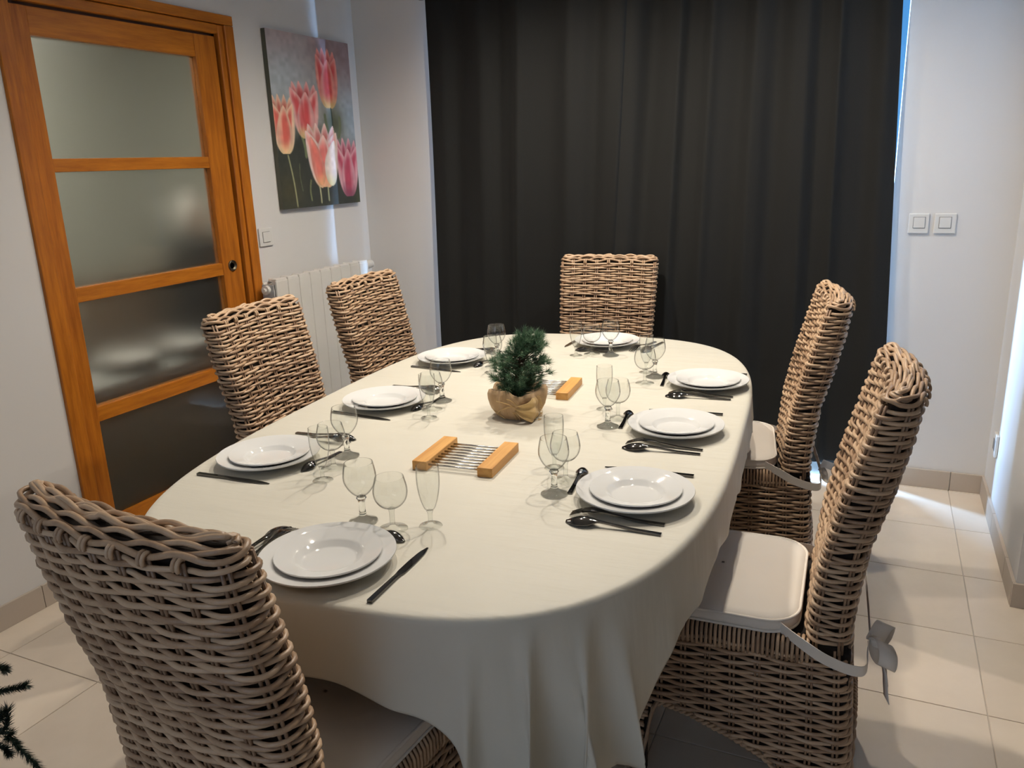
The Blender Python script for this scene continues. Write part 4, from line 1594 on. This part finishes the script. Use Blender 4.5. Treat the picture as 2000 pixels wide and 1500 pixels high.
fir = thing('potted_fir', 'small artificial fir wrapped in burlap in the middle of the table', 'plant', (-0.912, 2.012, ZP))
pr2 = np.random.default_rng(21)
nb1 = MB()
stems = MB()
stems.tube([(0, 0, 0.05), (0.006, 0.0, 0.13), (0.02, 0.0, 0.225)], [0.007, 0.005, 0.002], 8)
for k in range(270):
    h_ = pr2.uniform(0.0, 1.0) ** 1.1
    z = 0.068 + 0.162 * h_
    rmax = 0.086 * math.sin(PI * (0.2 + 0.71 * h_)) ** 0.85
    th = pr2.uniform(0, 2 * PI)
    lean = 0.040 * h_ ** 1.2
    cx, cy = 0.91 * lean, 0.41 * lean
    rr_ = rmax * pr2.uniform(0.35, 1.0)
    tip = np.array((cx + rr_ * math.cos(th), cy + rr_ * math.sin(th), z + 0.012 * pr2.uniform(-0.6, 1.2)))
    rt = np.array((cx * 0.8, cy * 0.8, z - 0.02))
    stems.tube([rt, tip], [0.0015, 0.0008], 4)
    d = tip - rt + np.array((0, 0, 0.02))
    needle_tuft(nb1, tip, d, 44, 0.022, 0.00062, pr2, 1.15, (0.1, 1.0))
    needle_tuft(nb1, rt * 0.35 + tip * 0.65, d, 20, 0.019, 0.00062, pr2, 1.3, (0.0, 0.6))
for tx, tz in ((0.026, 0.250), (0.064, 0.232), (0.012, 0.214), (0.046, 0.243)):
    for q in np.linspace(0.0, 1, 4):
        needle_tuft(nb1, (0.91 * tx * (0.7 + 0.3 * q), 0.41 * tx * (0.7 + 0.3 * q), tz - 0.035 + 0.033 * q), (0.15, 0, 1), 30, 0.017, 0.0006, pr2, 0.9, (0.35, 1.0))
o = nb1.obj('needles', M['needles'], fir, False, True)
o['kind'] = 'stuff'
stems.obj('stems', M['bark'], fir)
# burlap-wrapped pot
G = []
na_ = 96
th = np.linspace(0, 2 * PI, na_, endpoint=False)
fold = 0.0035 * np.sin(th * 5 + 0.6) + 0.0022 * np.sin(th * 11 + 2) + 0.0015 * np.sin(th * 17)
for z, r_ in ((0.0, 0.001), (0.0, 0.052), (0.004, 0.060), (0.02, 0.069), (0.04, 0.077), (0.058, 0.082), (0.072, 0.083), (0.082, 0.079), (0.083, 0.072), (0.074, 0.066), (0.06, 0.06), (0.06, 0.002)):
    rr_ = r_ + fold * np.clip(z / 0.03, 0.15, 1.3) * (r_ > 0.03)
    zz = z + (0.006 * np.sin(th * 3 + 1) + 0.003 * np.sin(th * 7)) * np.clip((z - 0.05) / 0.03, 0, 1)
    G.append(np.c_[rr_ * np.cos(th), rr_ * np.sin(th), zz])
m = MB()
m.grid(G, closed_v=True)
me = m.mesh('burlap_wrap', M['burlap'], True)
recalc(me)
link('burlap_wrap', me, fir)
# frayed burlap bow on the camera side
fa = -1.20
fx, fy = math.cos(fa), math.sin(fa)
tx_, ty_ = -fy, fx
m = MB()
gu = np.linspace(0, 1, 14)
for (sx, hh0, w0, dz) in ((1, 0.056, 0.062, -0.006),):
    rows = []
    for q in np.linspace(0, 1, 12):
        wv = 0.010 + 0.058 * q ** 0.8
        row = []
        for s_ in np.linspace(-1, 1, 16):
            lx = 0.0 + 0.066 * q + 0.014 * q * (1 - s_ * s_)
            lz = 0.040 + s_ * wv * 0.62 - 0.006 * q
            bul = 0.078 + 0.022 * math.sin(PI * min(q * 1.1, 1)) + 0.004 * math.sin(s_ * 7 + q * 4)
            a = fa + lx / 0.085 - 0.05
            row.append((bul * math.cos(a), bul * math.sin(a), max(lz, 0.004)))
        rows.append(row)
    m.grid(rows)
me = m.mesh('burlap_bow', M['burlap_bow'], True)
o = link('burlap_bow', me, fir)
mod = o.modifiers.new('solid', 'SOLIDIFY')
mod.thickness = 0.0015
m = MB()
for k in range(46):
    s_ = pr2.uniform(-1, 1)
    q = 1.0
    lx = 0.066 + 0.014 * (1 - s_ * s_)
    lz = 0.034 + s_ * 0.042
    a = fa + lx / 0.085 - 0.05
    p0 = np.array((0.083 * math.cos(a), 0.083 * math.sin(a), max(lz, 0.004)))
    a2 = a + 0.09
    p1 = np.array((0.088 * math.cos(a2), 0.088 * math.sin(a2), max(lz + pr2.uniform(-0.006, 0.004), 0.003)))
    m.tube([p0, p1], 0.0006, 4)
for (a0, z0, a1, z1) in ((-2.2, 0.012, -1.3, 0.05), (-1.5, 0.07, -1.15, 0.05), (-1.35, 0.03, -1.2, 0.004), (-1.05, 0.002, -1.3, 0.03), (-2.6, 0.03, -1.7, 0.006), (-1.9, 0.06, -1.2, 0.045)):
    P = []
    for q in np.linspace(0, 1, 10):
        a = a0 + (a1 - a0) * q
        z = z0 + (z1 - z0) * q + 0.005 * math.sin(PI * q)
        r_ = np.interp(z, (0, 0.02, 0.04, 0.06, 0.08), (0.064, 0.073, 0.081, 0.087, 0.087))
        P.append((r_ * math.cos(a), r_ * math.sin(a), z))
    m.tube(P, 0.0012, 5)
o = m.obj('frayed_threads', M['burlap_bow'], fir)
o['kind'] = 'stuff'

# ------------------------------------------------------------------ christmas tree at the frame's edge
xt = thing('christmas_tree', 'dark green artificial christmas tree, only branch tips entering at the lower left', 'tree', (-1.78, 0.52, 0))
m = MB()
m.tube([(0, 0, 0.0), (0, 0, 1.2)], [0.022, 0.008], 10)
m.obj('trunk', M['bark'], xt)
m = MB()
for a in (0.3, 2.4, 4.5):
    m.tube([(0, 0, 0.10), (0.10 * math.cos(a), 0.10 * math.sin(a), 0.06), (0.2 * math.cos(a), 0.2 * math.sin(a), 0.008)], 0.008, 8)
m.obj('stand', M['black'], xt)


def branch(path, ln=0.024, dens=2400):
    P = smooth_path(path, 30)
    mb = MB()
    L = np.linalg.norm(np.diff(P, axis=0), axis=1).sum()
    mb.tube(P, np.linspace(0.003, 0.0016, 30), 6, tone=0.1)
    T = np.gradient(P, axis=0)
    T /= np.linalg.norm(T, axis=1, keepdims=True)
    n_ = int(dens * L)
    for _ in range(n_):
        q = pr2.uniform(0.25, 29)
        i = int(q)
        p = P[i] + (P[min(i + 1, 29)] - P[i]) * (q - i)
        d = T[i]
        a = np.cross(d, (0.2, 0.3, 0.93))
        a /= np.linalg.norm(a)
        b = np.cross(d, a)
        th_ = pr2.uniform(0, 2 * PI)
        v = d * 0.75 + (a * math.cos(th_) + b * math.sin(th_)) * 0.75
        s = np.cross(v, d)
        s /= np.linalg.norm(s)
        mb.add([p + s * 0.0009, p - s * 0.0009, p + d * 0.0012, p + v * ln * pr2.uniform(0.75, 1.1)], [(0, 1, 3), (1, 2, 3), (2, 0, 3)], float(pr2.uniform(0, 1)))
    o_ = mb.obj('branch', M['dark_needles'], xt, False, True)


# tips aimed where the photo shows them (world points minus the trunk's place)
def rel(p):
    return (p[0] + 1.78, p[1] - 0.52, p[2])


branch([(0, 0, 0.66), (0.14, 0.10, 0.62), rel((-1.47, 0.770, 0.580)), rel((-1.424, 0.785, 0.575))], 0.015)
branch([(0, 0, 0.58), (0.14, 0.10, 0.55), rel((-1.50, 0.75, 0.532)), rel((-1.430, 0.775, 0.534)), rel((-1.387, 0.793, 0.545))], 0.015)
branch([(0, 0, 0.50), (0.15, 0.08, 0.49), rel((-1.44, 0.750, 0.456)), rel((-1.409, 0.756, 0.452)), rel((-1.385, 0.758, 0.430)), rel((-1.356, 0.764, 0.396)), rel((-1.342, 0.766, 0.365))], 0.016)
branch([rel((-1.46, 0.750, 0.46)), rel((-1.425, 0.757, 0.462)), rel((-1.414, 0.762, 0.485)), rel((-1.410, 0.765, 0.506))], 0.018, 4000)
branch([rel((-1.47, 0.745, 0.47)), rel((-1.435, 0.755, 0.478)), rel((-1.420, 0.760, 0.50))], 0.018, 4000)
branch([(0, 0, 0.44), (0.15, 0.1, 0.44), rel((-1.46, 0.74, 0.432)), rel((-1.404, 0.747, 0.424))], 0.015)
branch([(0, 0, 0.9), (-0.1, 0.15, 0.86), (-0.2, 0.28, 0.78)])
branch([(0, 0, 0.8), (-0.15, -0.1, 0.76), (-0.3, -0.2, 0.66)])
branch([(0, 0, 0.7), (0.1, -0.15, 0.66), (0.18, -0.32, 0.56)])
branch([(0, 0, 1.0), (0.05, 0.1, 1.04), (0.1, 0.2, 1.0)])
branch([(0, 0, 1.12), (0.0, 0.0, 1.22), (0, 0, 1.32)])
